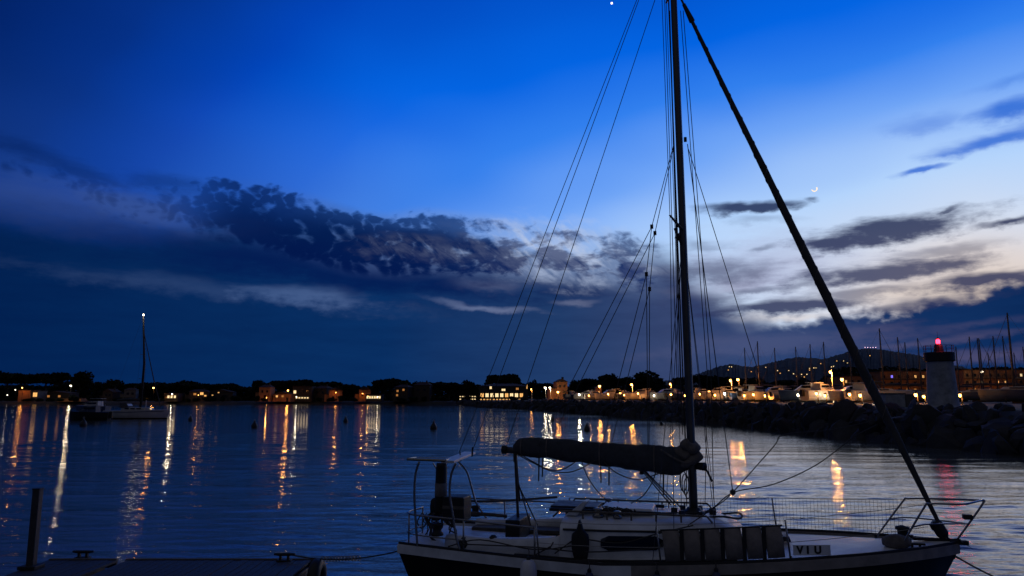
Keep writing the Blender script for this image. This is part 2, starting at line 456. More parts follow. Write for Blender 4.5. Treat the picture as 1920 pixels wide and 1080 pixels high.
M['towerw'] = material('white_render', (0.26, 0.27, 0.29), 0.85, vary=0.34, scale=1.6, bump=0.3, bump_scale=12)
M['dmetal'] = material('dark_metal', (0.02, 0.02, 0.022), 0.6, 0.3, vary=0.2)
M['wallo'] = material('ochre_wall', (0.34, 0.14, 0.055), 0.9, vary=0.2, scale=0.6)
M['walld'] = material('dim_wall', (0.045, 0.033, 0.026), 0.9, vary=0.25, scale=0.6)
M['apart'] = material('brown_facade', (0.20, 0.10, 0.05), 0.9, vary=0.3, scale=0.3)
M['wallw'] = material('pale_wall', (0.09, 0.085, 0.08), 0.9, vary=0.2, scale=0.6)
M['roof'] = material('tile_roof', (0.045, 0.024, 0.018), 0.9, vary=0.35, scale=1.5, bump=0.5, bump_scale=5)
M['hullw'] = material('yacht_hull', (0.34, 0.33, 0.32), 0.4, vary=0.12, scale=1.0)
M['hullb'] = material('blue_yacht_hull', (0.02, 0.035, 0.08), 0.4, vary=0.2, scale=1.0)
M['mastw'] = material('grey_mast', (0.06, 0.056, 0.052), 0.5, 0.2, vary=0.1)
M['whitepost'] = material('white_post', (0.62, 0.58, 0.52), 0.5, vary=0.1)
M['warmwin'] = material('warm_window', (0.5, 0.3, 0.1), 0.5, vary=0.0, emit=(1.0, 0.50, 0.15), emit_s=1.1)
M['whitewin'] = material('white_window', (0.5, 0.45, 0.35), 0.5, vary=0.0, emit=(1.0, 0.72, 0.36), emit_s=1.3)
M['dimwin'] = material('dim_window', (0.2, 0.1, 0.04), 0.5, vary=0.0, emit=(1.0, 0.40, 0.10), emit_s=0.45)
M['bluewin'] = material('violet_window', (0.1, 0.1, 0.3), 0.5, vary=0.0, emit=(0.25, 0.18, 1.0), emit_s=1.6)
M['sodium'] = material('sodium_globe', (0.8, 0.5, 0.2), 0.4, vary=0.0, emit=(1.0, 0.46, 0.11), emit_s=9.0)
M['whitelamp'] = material('white_globe', (0.8, 0.8, 0.8), 0.4, vary=0.0, emit=(1.0, 0.84, 0.56), emit_s=10.0)
M['red'] = material('red_lens', (0.5, 0.02, 0.02), 0.3, vary=0.0, emit=(1.0, 0.015, 0.04), emit_s=16.0)
M['moon'] = material('moon_rock', (0.4, 0.38, 0.34), 0.9, vary=0.1, emit=(1.0, 0.80, 0.58), emit_s=1.15)


def point_lamp(name, parent, loc, col, watts, radius=0.15):
    l = bpy.data.lights.new(name, 'POINT'); l.energy = watts; l.color = col; l.shadow_soft_size = radius
    o = bpy.data.objects.new(name, l); COL.objects.link(o); o.parent = parent; o.location = loc
    return o

# ------------------------------------------------------------------ water
def water_material():
    m = bpy.data.materials.new('harbour_water'); m.use_nodes = True
    g = NG(m.node_tree); b = m.node_tree.nodes['Principled BSDF']
    b.inputs['Base Color'].default_value = (0.075, 0.082, 0.070, 1)
    b.inputs['IOR'].default_value = 1.333
    b.inputs['Roughness'].default_value = 0.022
    tcn = g.n('ShaderNodeTexCoord')
    p = tcn.outputs['Object']
    n1 = g.noise(g.v('MULTIPLY', p, (0.42, 1.7, 1.0)), 2.8, 4.0, 0.6)
    n2 = g.noise(g.v('MULTIPLY', p, (0.3, 1.5, 1.0)), 0.55, 2.0, 0.5)
    patch = g.mr(g.noise(g.v('MULTIPLY', p, (0.25, 1.0, 1.0)), 0.045, 2.0, 0.5), 0.36, 0.66, 0.45, 1.25)
    n3 = g.noise(g.v('MULTIPLY', p, (0.6, 1.4, 1.0)), 11.0, 2.0, 0.5)
    h = g.m('ADD', g.m('MULTIPLY', n3, 0.0012), g.m('MULTIPLY', n2, 0.05))
    h = g.m('ADD', h, g.m('MULTIPLY', n1, g.m('MULTIPLY', patch, 0.026)))
    bn = g.n('ShaderNodeBump'); bn.inputs['Strength'].default_value = 1.0; bn.inputs['Distance'].default_value = 1.0
    g.put(bn.inputs['Height'], h)
    g.put(b.inputs['Normal'], bn.outputs[0])
    return m


def make_water():
    ang = list(np.radians(np.arange(-180, -50, 5.0))) + list(np.radians(np.arange(-50, 50.01, 0.16))) + list(np.radians(np.arange(55, 180.01, 5.0)))
    ang = np.array(ang)
    rad = [0.5, 3.0, 6.0]
    r = 7.0
    while r < 500.0:
        rad.append(r); r += max(0.045, r * r / 2594.0 * 0.5)
    rad += [520, 600, 750, 1000, 1500, 2500, 5000, 12000]
    rad = np.array(rad)
    Rr, A = np.meshgrid(rad, ang, indexing='ij')
    X = Rr * np.sin(A); Y = Rr * np.cos(A)
    step = np.gradient(rad)[:, None]
    Z = np.zeros_like(X)
    wr = np.random.default_rng(5)
    wind = math.radians(264)
    for i in range(80):
        lam = 0.26 * (18.0 ** wr.random())
        th = wind + wr.normal(0, 0.26)
        k = 2 * math.pi / lam
        slope = 0.0105 * (0.8 + 0.5 * wr.random()) * (1.5 if lam < 1.3 else 0.55)
        w = np.clip((lam / step - 2.2) / 2.5, 0, 1)
        Z += w * slope / k * np.sin(k * (X * math.cos(th) + Y * math.sin(th)) + wr.random() * 6.283)
    gust = 0.60 + 0.85 * np.clip((np.degrees(A) + 12) / 30.0, 0, 1) + 0.18 * np.sin(X * 0.11 + 1.0) * np.sin(Y * 0.05 + 0.4)
    Z *= gust
    n, k = X.shape
    v = np.stack([X, Y, Z], -1).reshape(-1, 3)
    i = np.arange(n - 1)[:, None]; j = np.arange(k - 1)[None, :]
    f = np.stack([i * k + j, (i + 1) * k + j, (i + 1) * k + j + 1, i * k + j + 1], -1).reshape(-1, 4)
    me = bpy.data.meshes.new('water')
    me.vertices.add(len(v)); me.vertices.foreach_set('co', v.astype(np.float32).ravel())
    me.loops.add(f.size); me.loops.foreach_set('vertex_index', f.astype(np.int32).ravel())
    me.polygons.add(len(f)); me.polygons.foreach_set('loop_start', np.arange(0, f.size, 4, dtype=np.int32))
    me.polygons.foreach_set('loop_total', np.full(len(f), 4, dtype=np.int32))
    me.polygons.foreach_set('use_smooth', np.ones(len(f), dtype=bool))
    me.update(calc_edges=True); me.validate()
    me.materials.append(water_material())
    o = bpy.data.objects.new('water', me); COL.objects.link(o)
    me.flip_normals() if me.polygons[len(f) // 2].normal.z < 0 else None
    return tag(o, 'dark rippled harbour water', None, None, 'structure')


make_water()

# ------------------------------------------------------------------ foreground sailing yacht
TH = R(15.0)                                     # bow swung towards the viewer
MAST0 = at(1301, 962, 12.0)
BO = Vector((MAST0.x, MAST0.y, 0.0))
yacht = thing('sailing_yacht', 'dark hulled sailing yacht with white deck and rolled headsail, moored in the foreground', 'sailing yacht', BO, -TH)
_u = Vector((math.cos(TH), -math.sin(TH), 0)); _n = Vector((math.sin(TH), math.cos(TH), 0))


def bl(px, py, t=0.0):
    """boat coordinates of what a pixel shows on the fore-and-aft plane t metres from the centreline (minus = near side)"""
    d = ray(px, py); c = Vector((0, 0, CAM_H))
    k = (t - (c - BO).dot(_n)) / d.dot(_n)
    p = c + d * k - BO
    return Vector((p.dot(_u), t, p.z))


S0, S1 = -4.55, 3.70


def beam(s):
    u = (s - S0) / (S1 - S0)
    if u <= 0.45: return 1.05 + 0.42 * math.sin(math.pi / 2 * u / 0.45)
    q = (u - 0.45) / 0.55
    return 1.47 * max(0.0, 1 - q ** 2.25) ** 0.9


def sheer(s):
    u = (s - S0) / (S1 - S0)
    return 1.10 + 0.16 * max(0.0, 0.40 - u) + 0.50 * max(0.0, u - 0.40) - 0.06 * max(0.0, u - 0.75)


def boat_part(name, mb, m, smooth=False, bevel=0.0, parent=None):
    return mb.build(name, M[m] if isinstance(m, str) else m, parent or yacht, smooth, bevel)


# hull skin
rings = []
NS = 40
for i in range(NS + 1):
    s = S0 + (S1 - S0) * i / NS
    b, z = beam(s), sheer(s)
    row = []
    for j in range(13):
        a = j / 12.0                               # 0 near gunwale .. 1 far gunwale
        q = abs(2 * a - 1)
        sg = -1 if a < 0.5 else 1
        y = sg * b * (1 - (1 - q) ** 2.4) ** 0.6 if q < 1 else sg * b
        zz = z - (z + 0.42) * (1 - q ** 2.6)
        u = (s - S0) / (S1 - S0)
        over = -0.75 * (1 - zz / z) * max(0, (u - 0.86) / 0.14) - 0.0
        aft = 0.55 * max(0, 1 - zz / z) * max(0, (0.10 - u) / 0.10)
        row.append((s + over + aft, y, zz))
    rings.append(row)
hb = MB(); hb.loft(rings, closed=False)
hb.add(rings[0], [tuple(range(13))])
boat_part('hull', hb, 'navy', True)
# hull edge band (rubbing strake and low bulwark) on both sides, cut into lengths as the photo shows
for sg in (-1, 1):
    rr = []
    for i in range(NS + 1):
        s = S0 + 0.02 + (S1 - S0 - 0.04) * i / NS
        b, z = beam(s), sheer(s)
        o_, i_ = sg * (b + 0.022), sg * max(0.0, b - 0.05)
        rr.append([(s, o_, z - 0.085), (s, o_, z + 0.05), (s, i_, z + 0.05), (s, i_, z - 0.085)])
    kk = 18; boat_part('rubbing_strake', MB().loft(rr[:kk + 1]), 'gel', False); boat_part('rubbing_strake', MB().loft(rr[kk:]), 'cream', False)
for sg in (-1, 1):
    boat_part('toe_rail', MB().loft([[(s, sg * max(.0, beam(s) - dy), sheer(s) + dz_) for dy, dz_ in ((-.002, .05), (.004, .085), (.03, .085), (.036, .05))] for s in [S0 + .03 + (S1 - S0 - .10) * i / NS for i in range(NS + 1)]]), 'dmetal')
    boat_part('genoa_track', MB().loft([[(s, sg * (1.16 + dy - .10 * max(0, s)), sheer(s) + dz_) for dy, dz_ in ((-.02, .03), (-.02, .062), (.02, .062), (.02, .03))] for s in np.linspace(-2.6, .6, 12)]), 'black')
# deck
dk = MB(); rr = []
for i in range(NS + 1):
    s = S0 + 0.03 + (S1 - S0 - 0.08) * i / NS
    b, z = max(0.02, beam(s) - 0.052), sheer(s)
    rr.append([(s, b * k / 4.0, z + 0.012 + 0.07 * (1 - (k / 4.0) ** 2)) for k in range(-4, 5)])
dk.loft(rr, closed=False)
boat_part('deck', dk, 'gel', True)


# coachroof: stations along the boat, round shouldered
def coach(s0, s1, hb0, hb1, z0, z1, front, n=26):
    mb = MB(); rr = []
    for i in range(n + 1):
        u = i / n; s = s0 + (s1 - s0) * u
        f = 1.0 if s < front else max(0.0, 1 - ((s - front) / (s1 - front)) ** 1.7)
        hbm = (hb0 + (hb1 - hb0) * u)
        hbm = hbm * (0.55 + 0.45 * f)
        base = sheer(s) - 0.02
        top = (z0 + (z1 - z0) * u - base) * (0.06 + 0.94 * f) + base
        sh = base + (top - base) * 0.74
        prof = [(-hbm - .04, base), (-hbm, sh - .02), (-hbm * 0.97, sh + (top - sh) * .28), (-hbm * 0.80, sh + (top - sh) * 0.72), (-hbm * 0.45, top - .01), (0, top)]
        prof = prof + [(-y, z) for y, z in prof[-2::-1]]
        rr.append([(s, y, z) for y, z in prof])
    mb.loft(rr, closed=False)
    mb.add(rr[0], [tuple(range(len(rr[0])))]); mb.add(rr[-1], [tuple(range(len(rr[0])))])
    return mb


CS0 = bl(1052, 1000, -0.9).x
CS1 = bl(1425, 1000, -0.2).x
coach_top = MAST0.z
boat_part('coachroof', coach(CS0, CS1, 1.0, 0.78, coach_top - 0.01, coach_top + 0.01, 0.35), 'gel', True)
# dark line along the shoulder and side windows, near and far
for sg in (-1, 1):
    pth = []
    for i in range(19):
        u = i / 18; s = CS0 + 0.05 + (0.9 - CS0) * u
        fr = (s - CS0) / (CS1 - CS0)
        hbm = 1.0 + (0.78 - 1.0) * fr
        f = 1.0 if s < 0.35 else max(0.0, 1 - ((s - 0.35) / (CS1 - 0.35)) ** 1.7)
        hbm *= 0.55 + 0.45 * f
        base = sheer(s) - 0.02
        top = (coach_top - base) * (0.06 + 0.94 * f) + base
        pth.append((s, sg * (hbm + 0.008), base + (top - base) * 0.735))
    boat_part('shoulder_trim', MB().tube(pth, 0.016, 6), 'black')
    for wa, wb in ((-1.33, -0.42), (-0.22, 0.36)):
        w = MB(); ring = []
        for i in range(9):
            s = wa + (wb - wa) * i / 8
            fr = (s - CS0) / (CS1 - CS0); hbm = 1.0 - 0.22 * fr
            base = sheer(s) - 0.02; sh = base + (coach_top - base) * 0.74
            e = 0.05 if i in (0, 8) else 0.0
            ya = sg * (hbm + 0.012 + 0.04 * 0.72); yb = sg * (hbm + 0.012 + 0.04 * 0.08)
            z0 = base + (sh - base) * 0.40 + e; z1 = base + (sh - base) * 0.84 - e
            ring.append([(s, ya, z0), (s, yb, z1), (s, yb - sg * 0.05, z1), (s, ya - sg * 0.05, z0)])
        w.loft(ring)
        boat_part('side_window', w, 'glass')
    hr = MB(); hp = [(-2.1, sg * .72, coach_top - .03)] + [(-2.0 + 2.2 * i / 6, sg * (.72 - .03 * i / 6), coach_top + .06) for i in range(7)] + [(0.28, sg * .68, coach_top - .03)]
    hr.tube(hp, 0.016, 6)
    for i in range(1, 6): hr.tube([(-2.0 + 2.2 * i / 6, sg * (.72 - .03 * i / 6), coach_top + .06), (-2.0 + 2.2 * i / 6, sg * (.72 - .03 * i / 6), coach_top - .05)], 0.014, 6)
    boat_part('grab_rail', hr, 'teak')
# companionway: hatch slide, its garage, rails, washboard
boat_part('hatch_slide', MB().box((-1.85, 0, coach_top + 0.055), (0.75, 0.66, 0.05)), 'black', bevel=0.012)
boat_part('hatch_garage', MB().box((-1.02, 0, coach_top + 0.035), (0.85, 0.72, 0.09), taper=0.94), 'gel', bevel=0.02)
for sg in (-1, 1):
    boat_part('slide_rail', MB().box((-1.35, sg * 0.40, coach_top + 0.03), (1.75, 0.045, 0.05)), 'black', bevel=0.006)
wb = bl(1062, 965, -0.3)
boat_part('spray_screen', MB().prism([(CS0 + .02, -.62, coach_top - .02), (CS0 + .30, -.62, coach_top + .20), (CS0 + .36, -.62, coach_top + .20), (CS0 + .20, -.62, coach_top - .02)], (0, 0, 0), (0, .28, 0)), 'gel', bevel=0.008)
boat_part('washboard', MB().box((CS0 - 0.02, 0, 1.44), (0.05, 0.62, 0.5)), 'teak')
for k, (cx, cy, h, rr_) in enumerate(((CS0 + .52, -.58, .12, .07), (CS0 + .52, .58, .12, .07), (CS0 + .82, -.62, .09, .055))):
    boat_part('winch', MB().lathe([(rr_ * 1.25, 0), (rr_ * 1.2, .02), (rr_ * .8, .04), (rr_ * .78, h * .75), (rr_ * 1.05, h * .85), (rr_ * 1.05, h), (rr_ * .4, h + .01)], (cx, cy, coach_top - .02), 14), 'steel', True)
for k, (dx_, dy_) in enumerate(((CS0 + .72, -.40), (CS0 + .66, -.28), (CS0 + .95, -.45), (CS0 + .60, -.46))):
    lp = [(dx_ + .11 * math.cos(t) * (1 + .2 * math.sin(3 * t)), dy_ + .07 * math.sin(t), coach_top + .05 + .035 * math.sin(2.3 * t + k)) for t in np.linspace(0, 12.0, 40)]
    boat_part('coiled_rope', MB().tube(lp, 0.012, 5), 'rope')
boat_part('deck_hatch', MB().box((1.15, 0, sheer(1.15) + .17), (.5, .5, .07), taper=.9), 'black', bevel=0.015)
# mast collar, blocks and rope organisers at the mast foot
boat_part('mast_collar', MB().lathe([(.17, -.02), (.17, .03), (.12, .05), (.10, .09)], (0, 0, coach_top), 16), 'black', True)
for k, a in enumerate(np.linspace(0.3, 6.0, 7)):
    boat_part('deck_block', MB().box((.30 * math.cos(a), .34 * math.sin(a), coach_top + .035), (.10, .05, .08), Matrix.Rotation(a, 3, 'Z')), 'black', bevel=0.01)
for k in range(5):
    pth = smooth_path([(.05 - .1 * k, -.16 - .05 * k, coach_top + .03), (-.5, -.30 - .03 * k, coach_top + .03), (-1.2, -.44 - .02 * k, coach_top + .02), (CS0 + .55, -.50 - .04 * k, coach_top + .03)], 4)
    boat_part('control_line', MB().tube(pth, 0.008, 5), 'rope')
lp = [(.42 + .30 * math.cos(t), -.1 + .28 * math.sin(t), coach_top + .0 + .02 * math.sin(3 * t)) for t in np.linspace(0, 11.5, 46)]
boat_part('coiled_rope', MB().tube(lp, 0.016, 5), 'rope')

# cockpit: coamings, seats, footwell, sole, wheel pedestal stump
CK0, CK1 = S0 + 0.75, CS0
for sg in (-1, 1):
    rr = []
    for i in range(13):
        u = i / 12; s = CK0 + (CK1 - CK0) * u
        o_ = min(beam(s) - .30, 1.06); zt = sheer(s) + .20 + .12 * u ** 2
        rr.append([(s, sg * (o_ + .05), sheer(s)), (s, sg * o_, zt - .03), (s, sg * (o_ - .05), zt), (s, sg * (o_ - .17), zt), (s, sg * (o_ - .22), zt - .05), (s, sg * (o_ - .22), sheer(s) - .1)])
    boat_part('coaming', MB().loft(rr), 'gel', True)
    boat_part('cockpit_seat', MB().box(((CK0 + CK1) / 2, sg * .58, sheer(-3.5) + .10), (CK1 - CK0 - .05, .42, .06)), 'teak', bevel=0.01)
    boat_part('sheet_winch', MB().lathe([(.10, 0), (.095, .03), (.065, .06), (.062, .13), (.085, .15), (.085, .18), (.03, .19)], (-3.9, sg * .98, sheer(-3.9) + .21), 14), 'dmetal', True)
# sternpost traveller box with the mainsheet above it
ms = bl(970, 1000, -0.05)
boat_part('traveller_box', MB().box((ms.x, 0, 1.36), (.24, .75, .36)), 'black', bevel=0.02)

# ---- mast, boom and rig
m_top = bl(1258.5, -120, 0)
mt = MB(); mp = [Vector((0, 0, coach_top)).lerp(m_top, i / 14) for i in range(15)]
mt.tube(mp, [0.092 - 0.018 * (i / 14) for i in range(15)], 14, flat=0.74)
mast = boat_part('mast', mt, 'alu', True)
mtk = MB(); mtk.tube([p + Vector((-.088, 0, 0)) for p in mp[1:]], 0.012, 6)
boat_part('sail_track', mtk, 'dmetal', parent=mast)


def on_mast(py):
    d = bl(1280, py, 0)
    return Vector((0, 0, coach_top)).lerp(m_top, (d.z - coach_top) / (m_top.z - coach_top))


for py in (432, -40):
    c = on_mast(py)
    for sg in (-1, 1):
        boat_part('spreader', MB().tube([c, c + Vector((-.16, sg * .86, .06))], [.035, .018], 8, flat=.5), 'alu', parent=mast)
c = on_mast(440)
boat_part('mast_bracket', MB().tube([c + Vector((-.02, -.06, -.18)), c + Vector((-.13, -.07, .10))], [.03, .02], 6), 'black', parent=mast)
c = on_mast(262)
boat_part('steaming_light', MB().box(c + Vector((.10, 0, 0)), (.05, .05, .08)), 'black', parent=mast, bevel=0.01)
c = on_mast(873)
boat_part('mast_winch', MB().tube([c + Vector((.07, -.02, 0)), c + Vector((.20, -.10, .0))], [.055, .065], 12), 'dmetal', parent=mast)
boat_part('winch_handle', MB().tube([c + Vector((.19, -.10, .02)), c + Vector((.30, -.13, -.22))], [.016, .02], 6), 'black', parent=mast)

# boom
b_aft = bl(947, 843, 0); b_fwd = bl(1292, 876, 0)
boat_part('boom', MB().tube([b_aft, b_aft.lerp(b_fwd, .5), b_fwd], 0.055, 10), 'alu', True)
boat_part('boom_end_cap', MB().tube([b_aft + Vector((-.05, 0, 0)), b_aft + Vector((.03, 0, 0))], 0.075, 10), 'black')
# sail cover, a lumpy roll over the boom
top = [(962, 835), (970, 824), (985, 820), (1010, 820), (1060, 823), (1120, 829), (1180, 832), (1235, 835), (1270, 838), (1288, 842)]
bot = [(962, 846), (970, 851), (985, 853), (1010, 856), (1060, 862), (1120, 870), (1180, 878), (1235, 886), (1270, 889), (1288, 880)]
rr = []
cr_ = random.Random(3)
NT = 46
for i in range(NT + 1):
    u = i / NT * (len(top) - 1); k = min(int(u), len(top) - 2); f = u - k
    px = top[k][0] * (1 - f) + top[k + 1][0] * f
    pt_ = bl(px, top[k][1] * (1 - f) + top[k + 1][1] * f, 0); pb = bl(px, bot[k][1] * (1 - f) + bot[k + 1][1] * f, 0)
    h = (pt_.z - pb.z) / 2; zc = (pt_.z + pb.z) / 2
    wdt = h * 0.62
    lump = 1 + 0.06 * math.sin(i * 1.7) + cr_.uniform(-.06, .06)
    ring = []
    for j in range(16):
        a = 2 * math.pi * j / 16
        pr = 1 - 0.16 * max(0, math.sin(a)) ** 2 if abs(math.cos(a)) > .3 else 1.0
        ring.append((pt_.x, wdt * math.cos(a) * lump * pr * (1.1 - .3 * math.sin(a)), zc + h * math.sin(a) * (1 + .035 * math.sin(i * 2.1 + j * 1.7) + .02 * math.sin(i * .9 - j)) - .03 * math.sin(math.pi * ((px - 962) % 65) / 65) * (1 if math.sin(a) < 0 else 0)))
    rr.append(ring)
cov = boat_part('sail_cover', MB().loft(rr), 'cover', True)
for px in (1020, 1085, 1150, 1215):
    k = int((px - 962) / (1288 - 962) * NT)
    ring = [Vector(p) for p in rr[k]]; cc = sum(ring, Vector()) / 16
    boat_part('sail_tie', MB().tube([cc + (p - cc) * 1.03 for p in ring] + [cc + (ring[0] - cc) * 1.03], 0.011, 5), 'cloth', parent=cov)
# cover bunched round the mast: several overlapping folds
fr_ = random.Random(9)
for k, (px, py, rad_, tall) in enumerate(((1293, 838, .155, .17), (1282, 850, .14, .15), (1301, 858, .15, .14), (1290, 866, .17, .11))):
    c = bl(px, py, -.02); ringset = []
    for i in range(9):
        v = i / 8; rz_ = rad_ * (math.sin(math.pi * (0.12 + 0.80 * v)) ** .6)
        ringset.append([(c.x + rz_ * math.cos(a) * (1 + .13 * math.sin(3 * a + k + v * 4)), c.y + rz_ * .9 * math.sin(a) * (1 + .10 * math.sin(4 * a + 2 * k - v * 3)), c.z + tall * (v - .5) * 2 * .62 + .035 * math.sin(2 * a + k)) for a in np.linspace(0, 2 * math.pi, 18, endpoint=False)])
    boat_part('cover_fold', MB().loft(ringset), 'cloth', True)
boat_part('cover_front_seam', MB().tube(smooth_path([bl(1238, 843, -.17), bl(1262, 858, -.17), bl(1285, 868, -.17), bl(1304, 862, -.13)], 4), [.018] * 13, 6), 'cloth')

# hanging straps under the boom
for (xa, ya, xb, yb, t) in ((1011, 850, 1010, 902, -.10), (1018, 850, 1017, 894, .10), (1126, 862, 1127, 905, .10), (1142, 866, 1142, 910, -.10), (1244, 884, 1244, 928, -.08)):
    boat_part('cover_strap', MB().tube([bl(xa, ya, t), bl((xa + xb) / 2, (ya + yb) / 2, t), bl(xb, yb, t)], .013, 5), 'rope')
# loops of slack lines below the boom
for pts in ([(968, 851), (1000, 868), (1030, 882), (1060, 886), (1085, 880), (1115, 864)], [(975, 851), (1000, 866), (1030, 880), (1055, 880), (1085, 862)], [(1132, 866), (1155, 886), (1185, 898), (1205, 898), (1245, 884)],
            [(1090, 862), (1100, 890), (1118, 918), (1142, 942)], [(1230, 884), (1222, 906), (1205, 930), (1183, 944)]):
    boat_part('slack_line', MB().tube(smooth_path([bl(x, y, -.12) for x, y in pts], 5), .009, 5), 'rope')
# kicking strap tackle
for k, (xa, ya, xb, yb) in enumerate(((1200, 878, 1258, 947), (1203, 878, 1268, 950), (1207, 880, 1276, 951))):
    boat_part('kicker_line', MB().tube([bl(xa, ya, -.02 * k), bl(xb, yb, -.02 * k)], .011, 5), 'rope')
boat_part('kicker_block', MB().box(bl(1203, 882, 0), (.07, .05, .13)), 'black', bevel=.01)
# mainsheet tackle from the boom end to the traveller
for k, (xa, ya, xb, yb, r_) in enumerate(((966, 850, 972, 985, .024), (964, 852, 969, 900, .014), (970, 905, 1008, 985, .011), (969, 895, 995, 985, .011), (967, 852, 974, 940, .02))):
    boat_part('mainsheet', MB().tube([bl(xa, ya, .02 * k - .04), bl((xa + xb) / 2, (ya + yb) / 2, .02 * k - .04), bl(xb, yb, .02 * k - .04)], r_, 6), 'rope')
boat_part('mainsheet_block', MB().box(bl(966, 858, 0), (.06, .05, .14)), 'black', bevel=.01)


def stay(name, a, b, r_=.0055, m='wire', n=2):
    return boat_part(name, MB().tube([a.lerp(b, i / n) for i in range(n + 1)], r_, 5), m)


# backstays and topping lift
stay('backstay', bl(1241, -120, 0), bl(862, 846, .5), .0065)
stay('backstay', bl(1242, -120, 0), bl(884, 850, -.35), .0065)
stay('topping_lift', bl(1268, -120, 0), bl(951, 832, 0), .0065, 'rope')
# shrouds: cap, intermediate and lowers on both sides
chain = lambda s, sg: Vector((s, sg * (beam(s) - .12), sheer(s) + .05))
for sg in (-1, 1):
    tip = on_mast(432) + Vector((-.16, sg * .86, .06)); tip2 = on_mast(-40) + Vector((-.16, sg * .86, .06))
    stay('cap_shroud', m_top, tip2); stay('cap_shroud', tip2, tip); stay('cap_shroud', tip, chain(-.25, sg))
    stay('lower_shroud', on_mast(440), chain(-.55, sg)); stay('lower_shroud', on_mast(440), chain(.35, sg))
for (xa, ya, xb, yb, t) in ((1246, -10, 1271, 760, .3), (1254, -10, 1277, 760, -.3), (1256, 20, 1280, 815, -.14), (1276, 20, 1326, 700, .5), (1281, 20, 1333, 700, -.2)):
    stay('halyard', bl(xa, ya, t * .3), bl(xb, yb, t), .0065, 'rope')
stay('halyard', bl(1333, 700, -.2), bl(1338, 935, -.3), .0065, 'rope')
stay('halyard', bl(1326, 700, .5), bl(1322, 945, .1), .0065, 'rope')
j1 = bl(1374, 923, -.35)
stay('baby_stay', bl(1289, 270, 0), j1, .0075); stay('baby_stay', bl(1291, 280, 0), bl(1445, 770, .9), .0065)
# lazy jacks
nd1, nd2 = bl(1222, 425, -.12), bl(1228, 437, .12)
nd3, nd4 = bl(1212, 514, -.14), bl(1218, 542, .14)
for nd, up in ((nd1, (1263, 272)), (nd2, (1264, 272))):
    stay('lazy_jack', bl(*up, 0), nd, .0065, 'rope')
for nd, xs in ((nd1, (1010, 836)), (nd2, (1026, 840))): stay('lazy_jack', nd, bl(*xs, nd.y), .0065, 'rope')
stay('lazy_jack', nd1, nd3, .0065, 'rope'); stay('lazy_jack', nd2, nd4, .0065, 'rope')
for nd, xs in ((nd3, (1126, 845)), (nd4, (1142, 850)), (nd3, (1215, 845)), (nd4, (1217, 850))): stay('lazy_jack', nd, bl(*xs, nd.y), .0065, 'rope')
for nd in (nd1, nd2, nd3, nd4): boat_part('lazy_jack_eye', MB().box(nd, (.05, .03, .07)), 'black')
# rope hanging in hanks on the mast
for k, (px, py) in enumerate(((1281, 902), (1285, 908), (1289, 915))):
    c = bl(px, py, -.1)
    boat_part('rope_hank', MB().tube([(c.x + .05 * math.cos(t), c.y + .02 * math.sin(2 * t), c.z + .16 * math.sin(t)) for t in np.linspace(0, 2 * math.pi, 18)], .009, 5), 'rope')
stay('fall_line', bl(1287, 880, -.1), bl(1287, 950, -.15), .008, 'rope'); stay('fall_line', bl(1291, 880, -.1), bl(1293, 952, -.15), .008, 'palerope')

# rolled headsail on its forestay
g_top = bl(1277, -2, 0); g_bot = bl(1772, 1004, 0)
gp, gr = [], []
for i in range(60):
    u = i / 59
    gp.append(g_top.lerp(g_bot, u) + Vector((.002 * math.sin(u * 23), .003 * math.cos(u * 19), -0.035 * math.sin(math.pi * u))))
    w = .022 if u < .03 else (.036 + .050 * min(1, (u - .03) / .55) if u < .80 else .086 - .055 * ((u - .80) / .20) ** .8)
    gr.append(w * .80 * (1 + .035 * math.sin(i * 1.3)))
gen = boat_part('rolled_headsail', MB().tube(gp, gr, 12), 'genoa', True)
sm_ = []
for i in range(0, 236):
    u = .06 + .76 * i / 235; k = min(int(u * 59), 58); f = u * 59 - k
    c = gp[k].lerp(gp[k + 1], f); rr_ = gr[k] * (1 - f) + gr[k + 1] * f
    dd = (g_bot - g_top).normalized(); e1_ = dd.cross(Vector((0, 1, 0))).normalized(); e2_ = dd.cross(e1_)
    a = i * .42
    sm_.append(c + (e1_ * math.cos(a) + e2_ * math.sin(a)) * (rr_ + .001))
boat_part('sail_edge', MB().tube(sm_, .007, 4), 'cloth', parent=gen)
boat_part('headsail_swivel', MB().tube([g_top.lerp(g_bot, .012), g_top.lerp(g_bot, .05)], [.03, .05], 10), 'black', parent=gen)
stay('forestay', on_mast(-30) + Vector((.07, 0, 0)), g_top, .012)
dr = g_bot
boat_part('furling_drum', MB().tube([dr + Vector((-.13, 0, .20)), dr + Vector((-.11, 0, .17)), dr + Vector((-.03, 0, .02)), dr + Vector((0, 0, -.03))], [.05, .085, .085, .05], 14), 'black')
boat_part('drum_cage', MB().tube([dr + Vector((-.10, -.02, .20)), dr + Vector((-.20, -.06, .15)), dr + Vector((-.16, -.05, .08))], .018, 6), 'black')
stay('tack_fitting', dr, Vector((dr.x + .10, 0, sheer(3.7) + .05)), .015)
# headsail sheets
clew = bl(1640, 788, 0); clew2 = bl(1645, 796, 0)
boat_part('headsail_sheet', MB().tube(smooth_path([clew, bl(1560, 806, -.1), bl(1470, 815, -.2)] + [bl(1450, 838, -.25), j1, bl(1345, 948, -.45), bl(1290, 985, -.85)], 6), .0085, 5), 'rope')
boat_part('headsail_sheet', MB().tube(smooth_path([clew2, bl(1600, 820, .1), bl(1530, 872, .1), bl(1450, 908, -.1), j1 + Vector((.02, .03, 0)), bl(1340, 950, -.25), bl(1325, 958, -.2)], 6), .0085, 5), 'rope')
boat_part('sheet_knot', MB().lathe([(.005, -.05), (.04, -.02), (.045, .02), (.005, .05)], j1, 8), 'rope')

